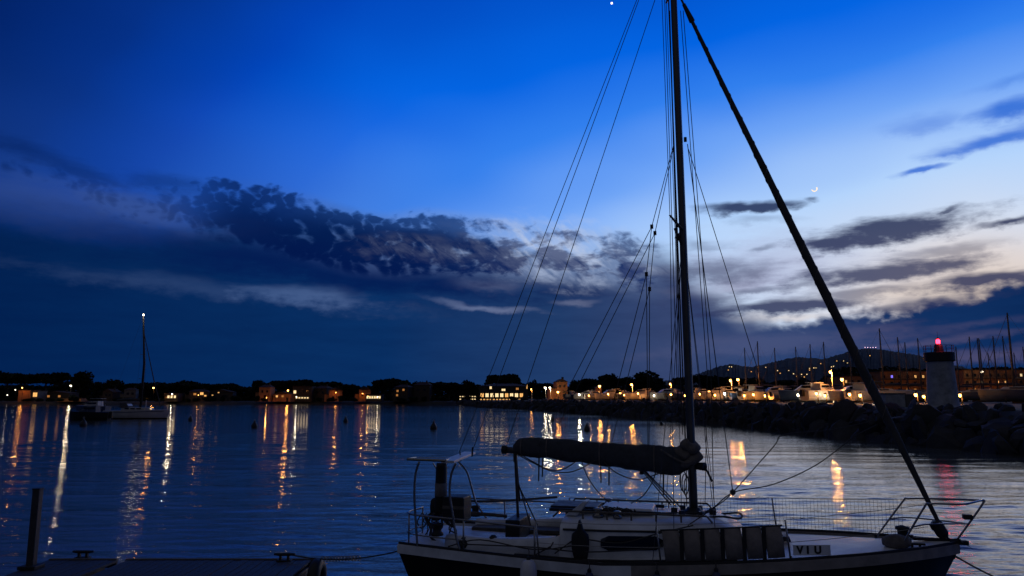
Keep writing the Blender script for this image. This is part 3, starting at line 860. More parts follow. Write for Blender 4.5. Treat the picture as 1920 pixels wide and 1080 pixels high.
# ---- bow: pulpit, anchor, fittings
PB = {}
fr_t = Vector((bl(1846, 940, 0).x, 0, bl(1846, 940, 0).z)); fr_b = Vector((S1 - .06, 0, sheer(S1) + .06))
nA_b = Vector((bl(1688, 1018, -.42).x, -.40, sheer(3.0) + .05)); nA_t = bl(1736, 946, -.46)
fA_b = Vector((bl(1642, 1010, .46).x, .44, sheer(2.8) + .05)); fA_t = bl(1696, 936, .52)
pr_ = .0145
pul = MB(); pul.tube(smooth_path([nA_b, nA_b.lerp(nA_t, .93), nA_t + Vector((.06, .02, .01)), nA_t.lerp(fr_t, .55) + Vector((0, -.16, 0)), fr_t + Vector((-.05, -.02, .01)), fr_t.lerp(fr_b, .08), fr_b], 5), pr_, 8)
boat_part('pulpit_rail', pul, 'steel', True)
pul = MB(); pul.tube(smooth_path([fA_b, fA_b.lerp(fA_t, .93), fA_t + Vector((.06, -.01, .01)), fA_t.lerp(fr_t, .55) + Vector((0, .16, 0)), fr_t + Vector((-.06, .02, .01))], 5), pr_, 8)
boat_part('pulpit_rail', pul, 'steel', True)
boat_part('pulpit_lower_rail', MB().tube(smooth_path([nA_b.lerp(nA_t, .48), nA_b.lerp(fr_b, .5) + Vector((0, -.10, .30)), fr_t.lerp(fr_b, .55)], 5), .012, 7), 'steel', True)
boat_part('pulpit_lower_rail', MB().tube(smooth_path([fA_b.lerp(fA_t, .48), fA_b.lerp(fr_b, .5) + Vector((0, .10, .30)), fr_t.lerp(fr_b, .55)], 5), .012, 7), 'steel', True)
for p_ in (nA_b, fA_b, fr_b): boat_part('pulpit_foot', MB().lathe([(.05, 0), (.05, .015), (.022, .03), (.02, .09)], p_ - Vector((0, 0, .04)), 10), 'dmetal')
boat_part('navigation_light', MB().box(fr_t.lerp(fr_b, .42) + Vector((-.06, 0, .02)), (.12, .10, .07)), 'black', bevel=.012)
anc = MB(); ax = S1 - .05
anc.box((ax - .25, .0, sheer(3.6) + .09), (.62, .05, .045)); anc.prism([(ax + .02, -.10, sheer(3.8) + .10), (ax + .20, 0, sheer(3.8) - .02), (ax + .02, .10, sheer(3.8) + .10)], (0, 0, 0), (0.03, 0, -.03))
boat_part('anchor', anc, 'dmetal', bevel=.006)
boat_part('bow_roller', MB().box((S1 - .02, 0, sheer(S1) + .06), (.24, .12, .06)), 'dmetal', bevel=.01)
for sg in (-1, 1):
    cl = MB(); cx = 3.05; cy = sg * .33
    cl.box((cx, cy, sheer(cx) + .10), (.24, .035, .03)); cl.box((cx - .05, cy, sheer(cx) + .07), (.03, .03, .08)); cl.box((cx + .05, cy, sheer(cx) + .07), (.03, .03, .08))
    boat_part('bow_cleat', cl, 'dmetal', bevel=.006)
boat_part('windlass', MB().lathe([(.11, 0), (.11, .06), (.07, .09), (.075, .17), (.10, .19), (.10, .22), (.02, .24)], (2.95, -.05, sheer(2.95) + .07), 14), 'dmetal', True)
boat_part('folded_foresail_bag', MB().loft([[(2.62 + .36 * u_, -.32 + .14 * math.cos(a) * (1 + .1 * math.sin(3 * a + 5 * u_)) * math.sin(math.pi * (.15 + .7 * u_)), sheer(2.8) + .13 + .11 * math.sin(a) * math.sin(math.pi * (.15 + .7 * u_))) for a in np.linspace(0, 6.283, 12, endpoint=False)] for u_ in np.linspace(0, 1, 8)]), 'cloth', True)
# white name board with its dark letters, inside the near rail forward
nb0 = 1.30
board = boat_part('name_board', MB().box((nb0 + .30, -beam(nb0 + .3) + .22, sheer(nb0) + .15), (.52, .02, .14), Matrix.Rotation(R(16), 3, 'Z')), 'gel', bevel=.004)
rz = Matrix.Rotation(R(16), 3, 'Z')
for k, (ch, off) in enumerate((('V', -.17), ('I', -.06), ('U', .08))):
    fc = bpy.data.curves.new('letter', 'FONT'); fc.body = ch; fc.size = .14; fc.extrude = .003; fc.align_x = 'CENTER'; fc.align_y = 'CENTER'; fc.offset = .006
    fo = bpy.data.objects.new('letter_source', fc)
    lm = bpy.data.meshes.new_from_object(fo); bpy.data.objects.remove(fo); bpy.data.curves.remove(fc)
    lm.materials.clear(); lm.materials.append(M['black'])
    place('letter', lm, board, Vector((nb0 + .30, -beam(nb0 + .3) + .22, sheer(nb0) + .15)) + rz @ Vector((off, -.014, 0)), (math.pi / 2, 0, R(16)))

# ---- guard rails
near_st = [bl(1010, 1045, -1.38).x, bl(1240, 1055, -1.34).x, bl(1482, 1048, -1.1).x]
st_top = {}
for sg in (-1, 1):
    tops = []
    for i, s in enumerate(near_st):
        base = Vector((s, sg * (beam(s) - .07), sheer(s) + .03)); tp = base + Vector((-.05, sg * .02, .55))
        boat_part('stanchion', MB().tube([base, tp], [.0135, .0115], 8), 'steel', True)
        boat_part('stanchion_base', MB().lathe([(.04, -.02), (.04, .01), (.02, .02), (.018, .07)], base, 8), 'dmetal')
        tops.append((base, tp))
    st_top[sg] = tops
fence_n = nA_t; fence_f = fA_t
ps_n = bl(985, 978, -1.28); 
# pushpit round the stern
pz = .50
for sg in (-1, 1):
    a0 = Vector((S0 + .10, sg * .22, sheer(S0) + pz)); a1 = Vector((S0 + .16, sg * (beam(S0) - .10), sheer(S0) + pz)); a2 = Vector((S0 + 1.15, sg * (beam(S0 + 1.15) - .07), sheer(S0 + 1.1) + pz)); a3 = Vector((S0 + 2.3, sg * (beam(S0 + 2.3) - .07), sheer(S0 + 2.2) + pz - .02))
    boat_part('pushpit_rail', MB().tube(smooth_path([a0, a1, a2, a3], 6), .0155, 8), 'steel', True)
    boat_part('pushpit_lower_rail', MB().tube(smooth_path([a0 - Vector((0, 0, .3)), a1 - Vector((0, 0, .3)), a2 - Vector((0, 0, .3))], 6), .012, 7), 'steel', True)
    for q in (a0, a1, a2, a3):
        boat_part('pushpit_post', MB().tube([Vector((q.x, q.y, sheer(q.x) + .02)), q], .0145, 8), 'steel', True)
    ln = [a3] + [t_ for _, t_ in st_top[sg]] + [nA_t if sg < 0 else fA_t]
    for i in range(len(ln) - 1):
        boat_part('lifeline', MB().tube(sag(ln[i], ln[i + 1], .012, 6), .0042, 5), 'palerope' if sg < 0 else 'wire')
        boat_part('lifeline', MB().tube(sag(ln[i] - Vector((0, 0, .30)), ln[i + 1] - Vector((0, 0, .30)), .02, 6), .0042, 5), 'palerope' if sg < 0 else 'wire')
# safety netting on the far rail forward
net = MB(); f0, f1 = st_top[1][1], st_top[1][2]
segs = [(st_top[1][1][1], st_top[1][2][1]), (st_top[1][2][1], fA_t + Vector((-.05, 0, 0)))]
for a, b in segs:
    L = (b - a).length; k = int(L / .055)
    for i in range(k + 1):
        p_ = a.lerp(b, i / k); net.tube([p_, p_ - Vector((0, 0, .55))], .0026, 3, cap=False)
    for j in range(11): net.tube([a - Vector((0, 0, .055 * j)), b - Vector((0, 0, .055 * j))], .0026, 3, cap=False)
boat_part('safety_net', net, 'wire')
# canvas dodger panels laced to the near rail
c0, c1 = near_st[1] + .03, near_st[2] - .06
npan = 6; bw = [.0, .165, .335, .50, .675, .835, 1.0]
for i in range(npan):
    mbp = MB(); rr = []
    for k in range(7):
        s = c0 + (c1 - c0) * (bw[i] + (bw[i + 1] - bw[i]) * (.08 + .84 * k / 6))
        y = -(beam(s) - .075) - .012 - .012 * math.sin(math.pi * k / 6)
        zt = sheer(s) + .50; zb = sheer(s) + .09
        rr.append([(s - .03, y, zt), (s, y + .004, (zt + zb) / 2), (s + .01, y, zb), (s + .01, y + .008, zb), (s - .03, y + .008, zt)])
    mbp.loft(rr)
    boat_part('dodger_panel', mbp, 'beige', True)
    if i:
        s = c0 + (c1 - c0) * bw[i]; y = -(beam(s) - .075) - .012
        boat_part('dodger_strap', MB().box((s - .01, y, sheer(s) + .295), (.055, .016, .44)), 'black', bevel=.003)
boat_part('dodger_top_batten', MB().tube([(c0 + (c1 - c0) * k / 8 - .03, -(beam(c0 + (c1 - c0) * k / 8) - .075) - .012, sheer(c0 + (c1 - c0) * k / 8) + .51) for k in range(9)], .012, 6), 'black')
# dark bag and buoyancy aids on the coachroof side
s = bl(1088, 1000, -1.15).x
rr = []
for i in range(9):
    v = i / 8; wd = .09 + .05 * math.sin(math.pi * v) if v < .65 else .08 - .06 * (v - .65) / .35
    rr.append([(s + wd * math.cos(a) * (1.1 - .3 * v), -1.16 + .06 * math.sin(a), sheer(s) + .06 + .55 * v) for a in np.linspace(0, 6.283, 12, endpoint=False)])
boat_part('dark_bag', MB().loft(rr), 'black', True)
for (xa, ya, xb, yb) in ((1130, 970, 1005, 1040), (1130, 972, 1040, 1038), (1060, 975, 1030, 1030)):
    stay('lashing', bl(xa, ya, -.6), bl(xb, yb, -1.2), .010, 'rope')
for pts, t in (([(860, 1020), (1000, 1026), (1100, 1035), (1235, 1028)], -1.2), ([(840, 1025), (900, 1012), (1000, 1030), (1080, 1022), (1100, 1012)], -1.15), ([(1105, 1012), (1165, 1018), (1235, 1000), (1300, 985)], -1.1), ([(1000, 1055), (1120, 1050), (1240, 1055)], -1.3)):
    boat_part('deck_line', MB().tube(smooth_path([bl(x, y, t) for x, y in pts], 5), .010, 5), 'rope')

# ---- stern: arch with solar panel, vane bag, outboard and clutter
for t, pts in ((-1.22, [(868, 1046), (856, 1010), (848, 960), (843, 925), (846, 890), (855, 868)]), (-1.12, [(783, 1028), (780, 985), (777, 930), (779, 890), (786, 866)]),
               (.95, [(858, 864), (874, 882), (882, 905), (890, 935), (897, 950), (922, 985)])):
    boat_part('arch_leg', MB().tube(smooth_path([bl(x, y, t) for x, y in pts], 5), .019, 8), 'steel', True)
pa, pb_ = bl(765, 863, -1.10), bl(835, 866, -1.10)
pd, pc = bl(780, 861, -.45), bl(846, 863, -.45)
nrm = Vector((0, 0, 1))
sp = boat_part('solar_panel', MB().prism([pa, pb_, pc, pd], nrm * .0, nrm * .03), 'panel')
cb0, cb1 = bl(838, 866, -1.10), bl(880, 849, .95)
boat_part('arch_crossbar', MB().prism([cb0 + Vector((-.10, 0, 0)), cb0 + Vector((.12, 0, 0)), cb1 + Vector((.12, 0, 0)), cb1 + Vector((-.10, 0, 0))], (0, 0, -.02), (0, 0, .02)), 'gel', bevel=.006)
for e0, e1 in ((pa, pb_), (pb_, pc), (pc, pd), (pd, pa)):
    boat_part('panel_frame', MB().tube([e0 + nrm * .018, e1 + nrm * .018], .024, 6), 'steel', parent=sp)
stay('antenna', bl(864, 865, .1), bl(862, 845, .1), .012); stay('antenna', bl(885, 856, -.3), bl(886, 838, -.3), .016, 'black')
boat_part('panel_strut', MB().tube([bl(812, 868, 0), bl(822, 885, 0)], .012, 6), 'steel')
# banded bag standing under the arch
c0_, c1_ = bl(826, 962, -.25), bl(828, 868, -.25)
bag = boat_part('vane_bag', MB().tube([c0_.lerp(c1_, v) for v in (0, .1, .5, .9, 1)], [.085, .105, .10, .095, .085], 12), 'black', True)
boat_part('pale_band', MB().tube([c0_.lerp(c1_, .34), c0_.lerp(c1_, .60)], [.106, .103], 12), 'beige', True, parent=bag)
# outboard motor clamped to the rail
oc = bl(818, 955, -.15)
ob = boat_part('outboard_motor', MB().loft([[(oc.x + wx * math.cos(a), oc.y + wx * .75 * math.sin(a), oc.z + dz_) for a in np.linspace(0, 6.283, 12, endpoint=False)] for wx, dz_ in ((.06, -.18), (.10, -.13), (.115, .04), (.10, .15), (.05, .19))]), 'dmetal', True)
boat_part('motor_leg', MB().box(oc + Vector((0, 0, -.45)), (.10, .07, .5)), 'dmetal', parent=ob, bevel=.01)
bx = bl(857, 952, -.55)
lr = boat_part('stern_locker_box', MB().box(bx, (.36, .40, .38)), 'black', bevel=.02)
boat_part('box_band', MB().box(bx + Vector((0, 0, .03)), (.366, .406, .05)), 'teak', parent=lr)
cr2 = random.Random(21)
for k in range(11):
    x0 = cr2.uniform(790, 850); t = cr2.uniform(-.75, .1)
    pts = [(x0, 962)] + [(x0 + cr2.uniform(-12, 12), 962 + 14 * (i + 1) + cr2.uniform(-3, 3)) for i in range(cr2.randint(2, 4))]
    if k % 3 == 0: pts = pts + [(pts[-1][0] + 8, pts[-1][1] - 8), (x0 + 10, 968)]
    boat_part('hanging_line', MB().tube(smooth_path([bl(x, y, t) for x, y in pts], 4), cr2.choice([.009, .012, .02]), 5), 'rope')
boat_part('tiller', MB().tube(smooth_path([Vector((S0 + .25, 0, 1.5)), Vector((S0 + .8, .02, 1.56)), Vector((S0 + 1.5, .05, 1.53))], 4), .028, 8), 'teak', True)
boat_part('rudder_head', MB().box((S0 - .03, 0, .82), (.12, .06, .75)), 'black', bevel=.01)
for pts, t in (([(848, 936), (900, 940), (960, 938), (1045, 932)], 1.1),):
    boat_part('far_rail_pole', MB().tube(smooth_path([bl(x, y, t) for x, y in pts], 4), .022, 7), 'alu', True)
for xs in ((870, 1022), (925, 1018), (950, 1024)):
    c = bl(*xs, -.9)
    boat_part('rope_bag', MB().lathe([(.05, -.06), (.10, -.03), (.11, .03), (.07, .08), (.03, .12)], c, 10), 'black', True)

# fenders hung along the near side: things of their own
def fender(px, py, rad_, long, t, mname, label, nose=1.0):
    c = bl(px, py, t)
    wpt = BO + _u * c.x + _n * c.y + Vector((0, 0, c.z))
    f = thing('fender', label, 'fender', (wpt.x, wpt.y, c.z - long), 0, 'fenders along the yacht')
    pr = [(.012, 0), (rad_ * .55, .02), (rad_ * .86, .07), (rad_, .15), (rad_, long - .16), (rad_ * .88, long - .07), (rad_ * .6, long - .02), (rad_ * .2, long)]
    MB().lathe(pr, (0, 0, 0), 20).build('body', M[mname], f, True)
    MB().lathe([(.03, 0), (.03, .03), (.015, .05)], (0, 0, long - .005), 10).build('eye', M['black'], f)
    to = Vector((0, .10, long + .13))
    MB().tube([(0, 0, long + .03), (0.01, .05, long + .09), to], .008, 5).build('lanyard', M['rope'], f)
    return f


fender(991, 1049, .122, .78, -(beam(-2.6) + .17), 'fender', 'white round-topped fender standing highest against the dark hull beside the cockpit')
fender(1105, 1072, .075, .55, -(beam(-1.4) + .12), 'blue', 'small dark blue fender hung just forward of the white one')
fender(1232, 1076, .085, .55, -(beam(-.4) + .12), 'blue', 'dark blue fender hung below the aft end of the beige canvas panels')
fender(1343, 1071, .07, .55, -(beam(.6) + .11), 'blue', 'dark blue fender hung below the middle of the beige canvas panels')

# ------------------------------------------------------------------ land behind the harbour
SHORE = [(-900, 757.5), (0, 757.5), (400, 757.3), (760, 757), (840, 757.2), (872, 759), (900, 763), (950, 765.5), (1000, 768.5), (1100, 776), (1200, 783), (1300, 791), (1400, 801), (1500, 812), (1600, 823), (1700, 832), (1800, 842), (1920, 853), (2100, 872), (2500, 905), (3200, 960)]


def shore_y(px):
    for (a, ya), (b, yb) in zip(SHORE, SHORE[1:]):
        if a <= px <= b: return ya + (yb - ya) * (px - a) / (b - a)
    return SHORE[-1][1] if px > 0 else SHORE[0][1]


def shore_pt(px, inland=0.0, z=0.0):
    p = on_level(px, shore_y(px), 0.0)
    h = Vector((p.x, p.y, 0)).normalized()
    return Vector((p.x + h.x * inland, p.y + h.y * inland, z))


def crest(px):
    """height of the ground behind the water's edge"""
    return 1.3 + 1.35 * min(1.0, max(0.0, (px - 840) / 200.0))


lb = MB(); rows = []
pxs = list(range(-900, 3201, 25))
for inl, kz in ((-2.5, None), (0.0, 0.0), (2.2, .5), (4.6, .96), (9, 1.0), (40, 1.02), (150, 1.1), (500, 1.4), (1200, 2.0), (4000, 3.0)):
    rows.append([shore_pt(px, inl, -1.2 if kz is None else crest(px) * kz - (0.15 if kz == 0 else 0)) for px in pxs])
lb.loft(rows, closed=False)
land = lb.build('ground', M['land'], None, True)
tag(land, 'dark low land round the harbour', None, None, 'structure')

# ---- far hill with trees on it
hm = MB(); prof = [(1180, 722), (1260, 712), (1310, 700), (1345, 688), (1372, 682), (1392, 686), (1410, 688), (1440, 681), (1470, 674), (1495, 669), (1520, 671), (1545, 673), (1575, 664), (1600, 657), (1625, 653), (1650, 655), (1680, 660), (1720, 666), (1760, 676), (1820, 692), (1900, 706), (2000, 718), (2150, 730), (2300, 738)]
rows = [[], [], [], [], []]
hr_ = random.Random(4)
HX = [1180 + i * 2.5 for i in range(int((2300 - 1180) / 2.5) + 1)]
for px in HX:
    for (a, ya), (b, yb) in zip(prof, prof[1:]):
        if a <= px <= b: yy = ya + (yb - ya) * (px - a) / (b - a); break
    yy += hr_.uniform(-1.1, 1.1)
    tp = at(px, yy, 2100.0)
    rows[0].append(at(px, 752, 1500.0)); rows[1].append(Vector((tp.x * .80, 1680, tp.z * .35 + hr_.uniform(-2, 2)))); rows[2].append(Vector((tp.x * .91, 1910, tp.z * .74 + hr_.uniform(-2, 2)))); rows[3].append(tp); rows[4].append(Vector((tp.x * 1.1, 2600, 0)))
hm.loft(rows, closed=False)
hill = hm.build('hill', material('wooded_hill', (0.028, 0.036, 0.042), 0.95, vary=0.5, scale=0.03, bump=1.0, bump_scale=0.08, spec=0.1), None, False)  # distance haze is put into the bluish base colour
tag(hill, 'wooded hill beyond the harbour', None, None, 'structure')


# ---- trees: leaf clumps over a flattened, lobed crown
def crown_mesh(seed, flat, n, lobes, spread=1.0):
    r_ = np.random.default_rng(seed); mb_v = []; mb_f = []
    cs = []
    for i in range(lobes):
        a = r_.random() * 6.283; q = math.sqrt(r_.random()) * .68 * spread
        cs.append((q * math.cos(a), q * math.sin(a), (r_.random() - .35) * flat * .8, .30 + .24 * r_.random()))
    cs.append((0, 0, .10 * flat, .55))
    for i in range(n):
        c = cs[int(r_.random() * len(cs))]
        d = r_.normal(size=3); d /= np.linalg.norm(d)
        rad = c[3] * (0.55 + 0.5 * r_.random() ** .6)
        p = np.array([c[0], c[1], c[2]]) + d * rad * np.array([1, 1, flat * 1.25])
        if p[2] < -flat * .55: p[2] = -flat * .55 + r_.random() * .12
        sz = .055 + .06 * r_.random()
        u = r_.normal(size=3); u /= np.linalg.norm(u); w = np.cross(u, r_.normal(size=3)); w /= np.linalg.norm(w)
        k = len(mb_v)
        for a, b in ((-1, -.6), (1, -.7), (.8, .9), (-.7, .8)): mb_v.append(tuple(p + sz * (u * a + w * b)))
        mb_f.append((k, k + 1, k + 2, k + 3))
    me = bpy.data.meshes.new('crown'); me.from_pydata(mb_v, [], mb_f); me.materials.append(M['leaf'] if seed % 2 else M['leaf2'])
    return me


def trunk_mesh(seed, limbs=5):
    r_ = random.Random(seed); mb = MB()
    lean = (r_.uniform(-.08, .08), r_.uniform(-.08, .08))
    tp = [(lean[0] * v * v, lean[1] * v * v, v) for v in (0, .3, .6, .85, 1.0)]
    mb.tube(tp, [.045, .036, .030, .024, .012], 7)
    for i in range(limbs):
        a = 6.283 * i / limbs + r_.uniform(-.4, .4); h = r_.uniform(.5, .72)
        mb.tube([(lean[0] * h * h, lean[1] * h * h, h), (.16 * math.cos(a), .16 * math.sin(a), h + .16), (.36 * math.cos(a), .36 * math.sin(a), h + .28)], [.018, .013, .006], 5)
    return mb.mesh('trunk', M['bark'], True)


CR_PINE = [crown_mesh(11 + i, .34, 1500, 9) for i in range(4)]
CR_ROUND = [crown_mesh(31 + i, .85, 1700, 9, .8) for i in range(3)]
TRK = [trunk_mesh(50 + i) for i in range(4)]
tcount = [0]


def tree(px, ytop, wpx, Y, kind, label, group='trees on the far shore'):
    """kind: 'pine' for an umbrella crown, 'round' for a full one"""
    k = tcount[0]; tcount[0] += 1
    top = at(px, ytop, Y); base_z = 1.2 + (1.2 if px > 1000 else 0)
    H = top.z - base_z; W_ = wpx / FPX * Y / 2 * 1.08
    t = thing('pine_tree' if kind == 'pine' else 'leafy_tree', label, 'tree', (top.x, top.y, base_z - .3), (k * 2.399) % 6.28, group)
    if kind == 'pine':
        ch = min(.62 * W_, H * .40); place('trunk', TRK[k % 4], t, (0, 0, 0), (0, 0, 0), (H, H, H - ch * .9))
        place('crown', CR_PINE[k % 4], t, (0, 0, H - ch * .78), (0, 0, 0), (W_, W_, ch * 1.5))
    else:
        ch = max(H * .42, min(W_, H * .48)); place('trunk', TRK[k % 4], t, (0, 0, 0), (0, 0, 0), (H * .8, H * .8, H - ch))
        place('crown', CR_ROUND[k % 3], t, (0, 0, H - ch), (0, 0, 0), (W_, W_, ch * .98))
    return t


TREES = [  # px, top y, width px, depth, kind, label
    (18, 690, 80, 440, 'pine', 'broad umbrella pine at the left edge of the far shore'),
    (88, 693, 66, 445, 'pine', 'umbrella pine behind the orange lit hut'),
    (150, 691, 46, 440, 'round', 'tall round crowned tree above the bright lamp on the left shore'),
    (212, 706, 50, 438, 'round', 'round tree behind the anchored white sailing boat'),
    (262, 712, 60, 445, 'pine', 'low pine right behind the anchored sailing boat mast'),
    (322, 713, 64, 450, 'pine', 'low pine above the small house with white lit windows'),
    (385, 715, 70, 450, 'pine', 'wide flat pine above the dim orange villa'),
    (440, 716, 64, 446, 'round', 'dark round tree left of the red tower house'),
    (488, 708, 34, 440, 'round', 'round tree directly behind the red tower house'),
    (548, 707, 66, 445, 'pine', 'broad pine above the villa with a row of terrace lights'),
    (608, 711, 60, 448, 'pine', 'pine left of the orange gable house'),
    (662, 717, 60, 450, 'round', 'low tree between the two orange gable houses'),
    (735, 703, 70, 430, 'pine', 'sloping umbrella pine right of the second orange gable'),
    (790, 713, 40, 436, 'round', 'small round tree at mid shore'),
    (842, 712, 66, 432, 'pine', 'flat pine left of the lit waterfront restaurant'),
    (882, 708, 36, 428, 'round', 'round tree at the left end of the waterfront restaurant'),
    (915, 705, 26, 426, 'round', 'narrow tree left of the big pine over the restaurant'),
    (946, 696, 56, 415, 'pine', 'big umbrella pine standing over the waterfront restaurant'),
    (970, 702, 18, 415, 'round', 'thin tree leaning on the big pine over the restaurant'),
    (996, 709, 22, 415, 'round', 'small dark tree at the right end of the restaurant roof'),
    (1028, 714, 46, 420, 'pine', 'low pine behind the white harbour posts'),
    (1082, 708, 48, 400, 'round', 'round tree right of the tall lit gable'),
    (1106, 706, 40, 398, 'pine', 'flat pine left of the two great round pines'),
    (1136, 696, 48, 392, 'round', 'round pine above the bright yellow lamps'),
    (1168, 703, 38, 390, 'pine', 'lower pine between the two great round pines'),
    (1215, 691, 84, 380, 'round', 'widest round pine, left of the yacht mast'),
    (1276, 703, 46, 380, 'pine', 'pine immediately left of the yacht mast'),
    (1322, 699, 64, 370, 'pine', 'pine immediately right of the yacht mast'),
    (1376, 701, 56, 365, 'pine', 'flat pine above the lit marina boats'),
    (1424, 703, 60, 360, 'round', 'round tree in front of the hill slope'),
    (1472, 708, 56, 350, 'pine', 'pine under the hillside lights'),
    (1520, 706, 52, 340, 'round', 'dark tree under the cluster of hillside lights'),
    (1566, 700, 56, 330, 'round', 'tree left of the rolled headsail foot'),
    (1612, 688, 60, 320, 'round', 'tall dark tree behind the rolled headsail'),
    (1662, 684, 64, 315, 'round', 'tall dark tree above the small violet light'),
    (1716, 686, 60, 310, 'pine', 'wide tree left of the harbour light tower'),
    (1768, 684, 52, 305, 'round', 'tree behind the harbour light tower'),
    (1814, 685, 60, 300, 'pine', 'flat topped tree right of the harbour light tower'),
    (1862, 683, 60, 300, 'pine', 'flat topped tree behind the lit apartment block'),
    (1912, 684, 64, 300, 'pine', 'flat topped tree at the right edge'),
]
for a in TREES: tree(*a)
# a wood behind that reads as one dark mass
wr2 = np.random.default_rng(77); wv = []; wf = []
for i in range(34000):
    px = wr2.uniform(-120, 2050); Y = (470 if px < 900 else 470 - (px - 900) * .10) + wr2.uniform(0, 30)
    ty = 721 + 3.5 * math.sin(px * .031) + 2.5 * math.sin(px * .083 + 1) if px < 1560 else 692 + 2.5 * math.sin(px * .07)
    tp = at(px, ty, Y); p = np.array([tp.x, tp.y, 1.0 + (tp.z - 1.0) * wr2.random()])
    u = wr2.normal(size=3); u /= np.linalg.norm(u); w = np.cross(u, wr2.normal(size=3)); w /= np.linalg.norm(w); sz = .55 + .8 * wr2.random()
    k = len(wv)
    for a, b in ((-1, -.6), (1, -.7), (.8, .9), (-.7, .8)): wv.append(tuple(p + sz * (u * a + w * b)))
    wf.append((k, k + 1, k + 2, k + 3))
me = bpy.data.meshes.new('woodland'); me.from_pydata(wv, [], wf); me.materials.append(M['leaf2'])
tag(place('woodland', me), 'dark wood behind the houses on the far shore', 'wood', None, 'stuff')

# ------------------------------------------------------------------ breakwater of boulders
bw = thing('breakwater', 'long dark breakwater of piled boulders curving in from the right', 'breakwater', (0, 0, 0))


def rock_mesh(seed):
    r_ = np.random.default_rng(seed)
    bm = bmesh.new(); bmesh.ops.create_icosphere(bm, subdivisions=2, radius=1.0)
    pl = [(lambda d: d / np.linalg.norm(d))(r_.normal(size=3)) for _ in range(8)]
    of = r_.uniform(.42, .72, size=8)
    for v in bm.verts:
        p = np.array(v.co)
        for d, o_ in zip(pl, of):
            k = p @ d - o_
            if k > 0: p = p - d * k * .99
        p = p * (1 + .018 * r_.normal())
        v.co = p * np.array([1.45, 1.15, .95])
    bmesh.ops.dissolve_limit(bm, angle_limit=.12, verts=bm.verts[:], edges=bm.edges[:])
    bmesh.ops.triangulate(bm, faces=bm.faces[:])
    me = bpy.data.meshes.new('rock'); bm.to_mesh(me); bm.free(); me.materials.append(M['rock'])
    return me


ROCKS = [rock_mesh(100 + i) for i in range(9)]
rk = random.Random(8)
path = [shore_pt(px, 0) for px in np.arange(2060, 858, -2.0)]
cum = 0.0; nxt = 0.0; count = 0
far_v, far_f = [], []
for i in range(1, len(path)):
    cum += (path[i] - path[i - 1]).length
    while cum >= nxt:
        px = 2060 - 2.0 * i
        near = count < 300
        step = 1.28 if near else 1.9
        for j, (inl, zf) in enumerate(((-.5, .0), (.8, .26), (2.1, .52), (3.5, .80), (4.9, 1.0))):
            c = shore_pt(px, inl + rk.uniform(-.35, .35), crest(px) * zf + rk.uniform(-.12, .12) - (.32 if j == 4 else .12 if j == 3 else 0))
            c += Vector((rk.uniform(-.4, .4), rk.uniform(-.3, .3), 0))
            sc_ = rk.choice([.5, .62, .75, .85, .95, 1.1, 1.35]) * rk.uniform(.88, 1.1) * (1 if near else 1.15); rot = (rk.uniform(0, 6.28), rk.uniform(0, 6.28), rk.uniform(0, 6.28))
            if j >= 3: sc_ = min(sc_, .72)
            me = ROCKS[rk.randrange(9)]
            if near:
                place('rock', me, bw, c, rot, (sc_, sc_ * rk.uniform(.8, 1.1), sc_ * rk.uniform(.75, 1.0))); count += 1
            else:
                Mx = Matrix.LocRotScale(c, __import__('mathutils').Euler(rot), Vector((sc_, sc_, sc_)))
                k = len(far_v); far_v.extend([tuple(Mx @ v.co) for v in me.vertices]); far_f.extend([tuple(k + q for q in p.vertices) for p in me.polygons])
        nxt += step
me = bpy.data.meshes.new('distant_rocks'); me.from_pydata(far_v, [], far_f); me.materials.append(M['rock'])
o = place('distant_rocks', me, bw); o['kind'] = 'stuff'

# ------------------------------------------------------------------ harbour light tower and hut
def harbour_light():
    b = at(1769, 763, 66.0); b.z = 2.55
    t = thing('harbour_light', 'squat white harbour light tower with railed gallery and red lamp on the breakwater', 'lighthouse', b)
    MB().lathe([(1.42, 0), (1.40, .12), (1.30, .14), (1.26, .3), (1.06, 4.05), (1.06, 4.1)], n=32).build('tower', M['towerw'], t, True)
    MB().lathe([(1.07, 4.06), (1.24, 4.14), (1.24, 4.86), (1.20, 4.90), (.6, 4.92)], n=28).build('gallery', M['dmetal'], t)
    for k in range(12):
        a = k * math.pi / 6; MB().tube([(1.16 * math.cos(a), 1.16 * math.sin(a), 4.88), (1.16 * math.cos(a), 1.16 * math.sin(a), 5.52)], .022, 6).build('baluster', M['dmetal'], t)
    for z in (5.22, 5.50): MB().tube([(1.16 * math.cos(a), 1.16 * math.sin(a), z) for a in np.linspace(0, 2 * math.pi, 25)], .016, 5).build('gallery_rail', M['dmetal'], t)
    MB().lathe([(.46, 4.9), (.42, 5.0), (.34, 5.5), (.28, 5.62), (.16, 5.66)], n=16).build('lantern_base', M['dmetal'], t)
    MB().lathe([(.08, 5.66), (.15, 5.71), (.17, 5.86), (.15, 6.0), (.06, 6.08)], n=16).build('red_lens', M['red'], t, True)
    for k in range(6):
        a = k * math.pi / 3; MB().tube([(.21 * math.cos(a), .21 * math.sin(a), 5.64), (.21 * math.cos(a), .21 * math.sin(a), 6.10)], .012, 5).build('lantern_bar', M['dmetal'], t)
    MB().lathe([(.25, 6.08), (.19, 6.10), (.17, 6.13), (.05, 6.22), (.012, 6.24), (.012, 6.75)], n=12).build('lightning_rod', M['dmetal'], t)
    d = MB().box((.55, 1.20, .95), (.72, .12, 1.6)).build('door', M['dmetal'], t)
    MB().tube([(.32, 1.28, .9), (.32, 1.28, 1.02)], .02, 6).build('handle', M['steel'], d)
    point_lamp('red_light', t, (0, -.55, 5.86), (1.0, .05, .08), 60, .22)


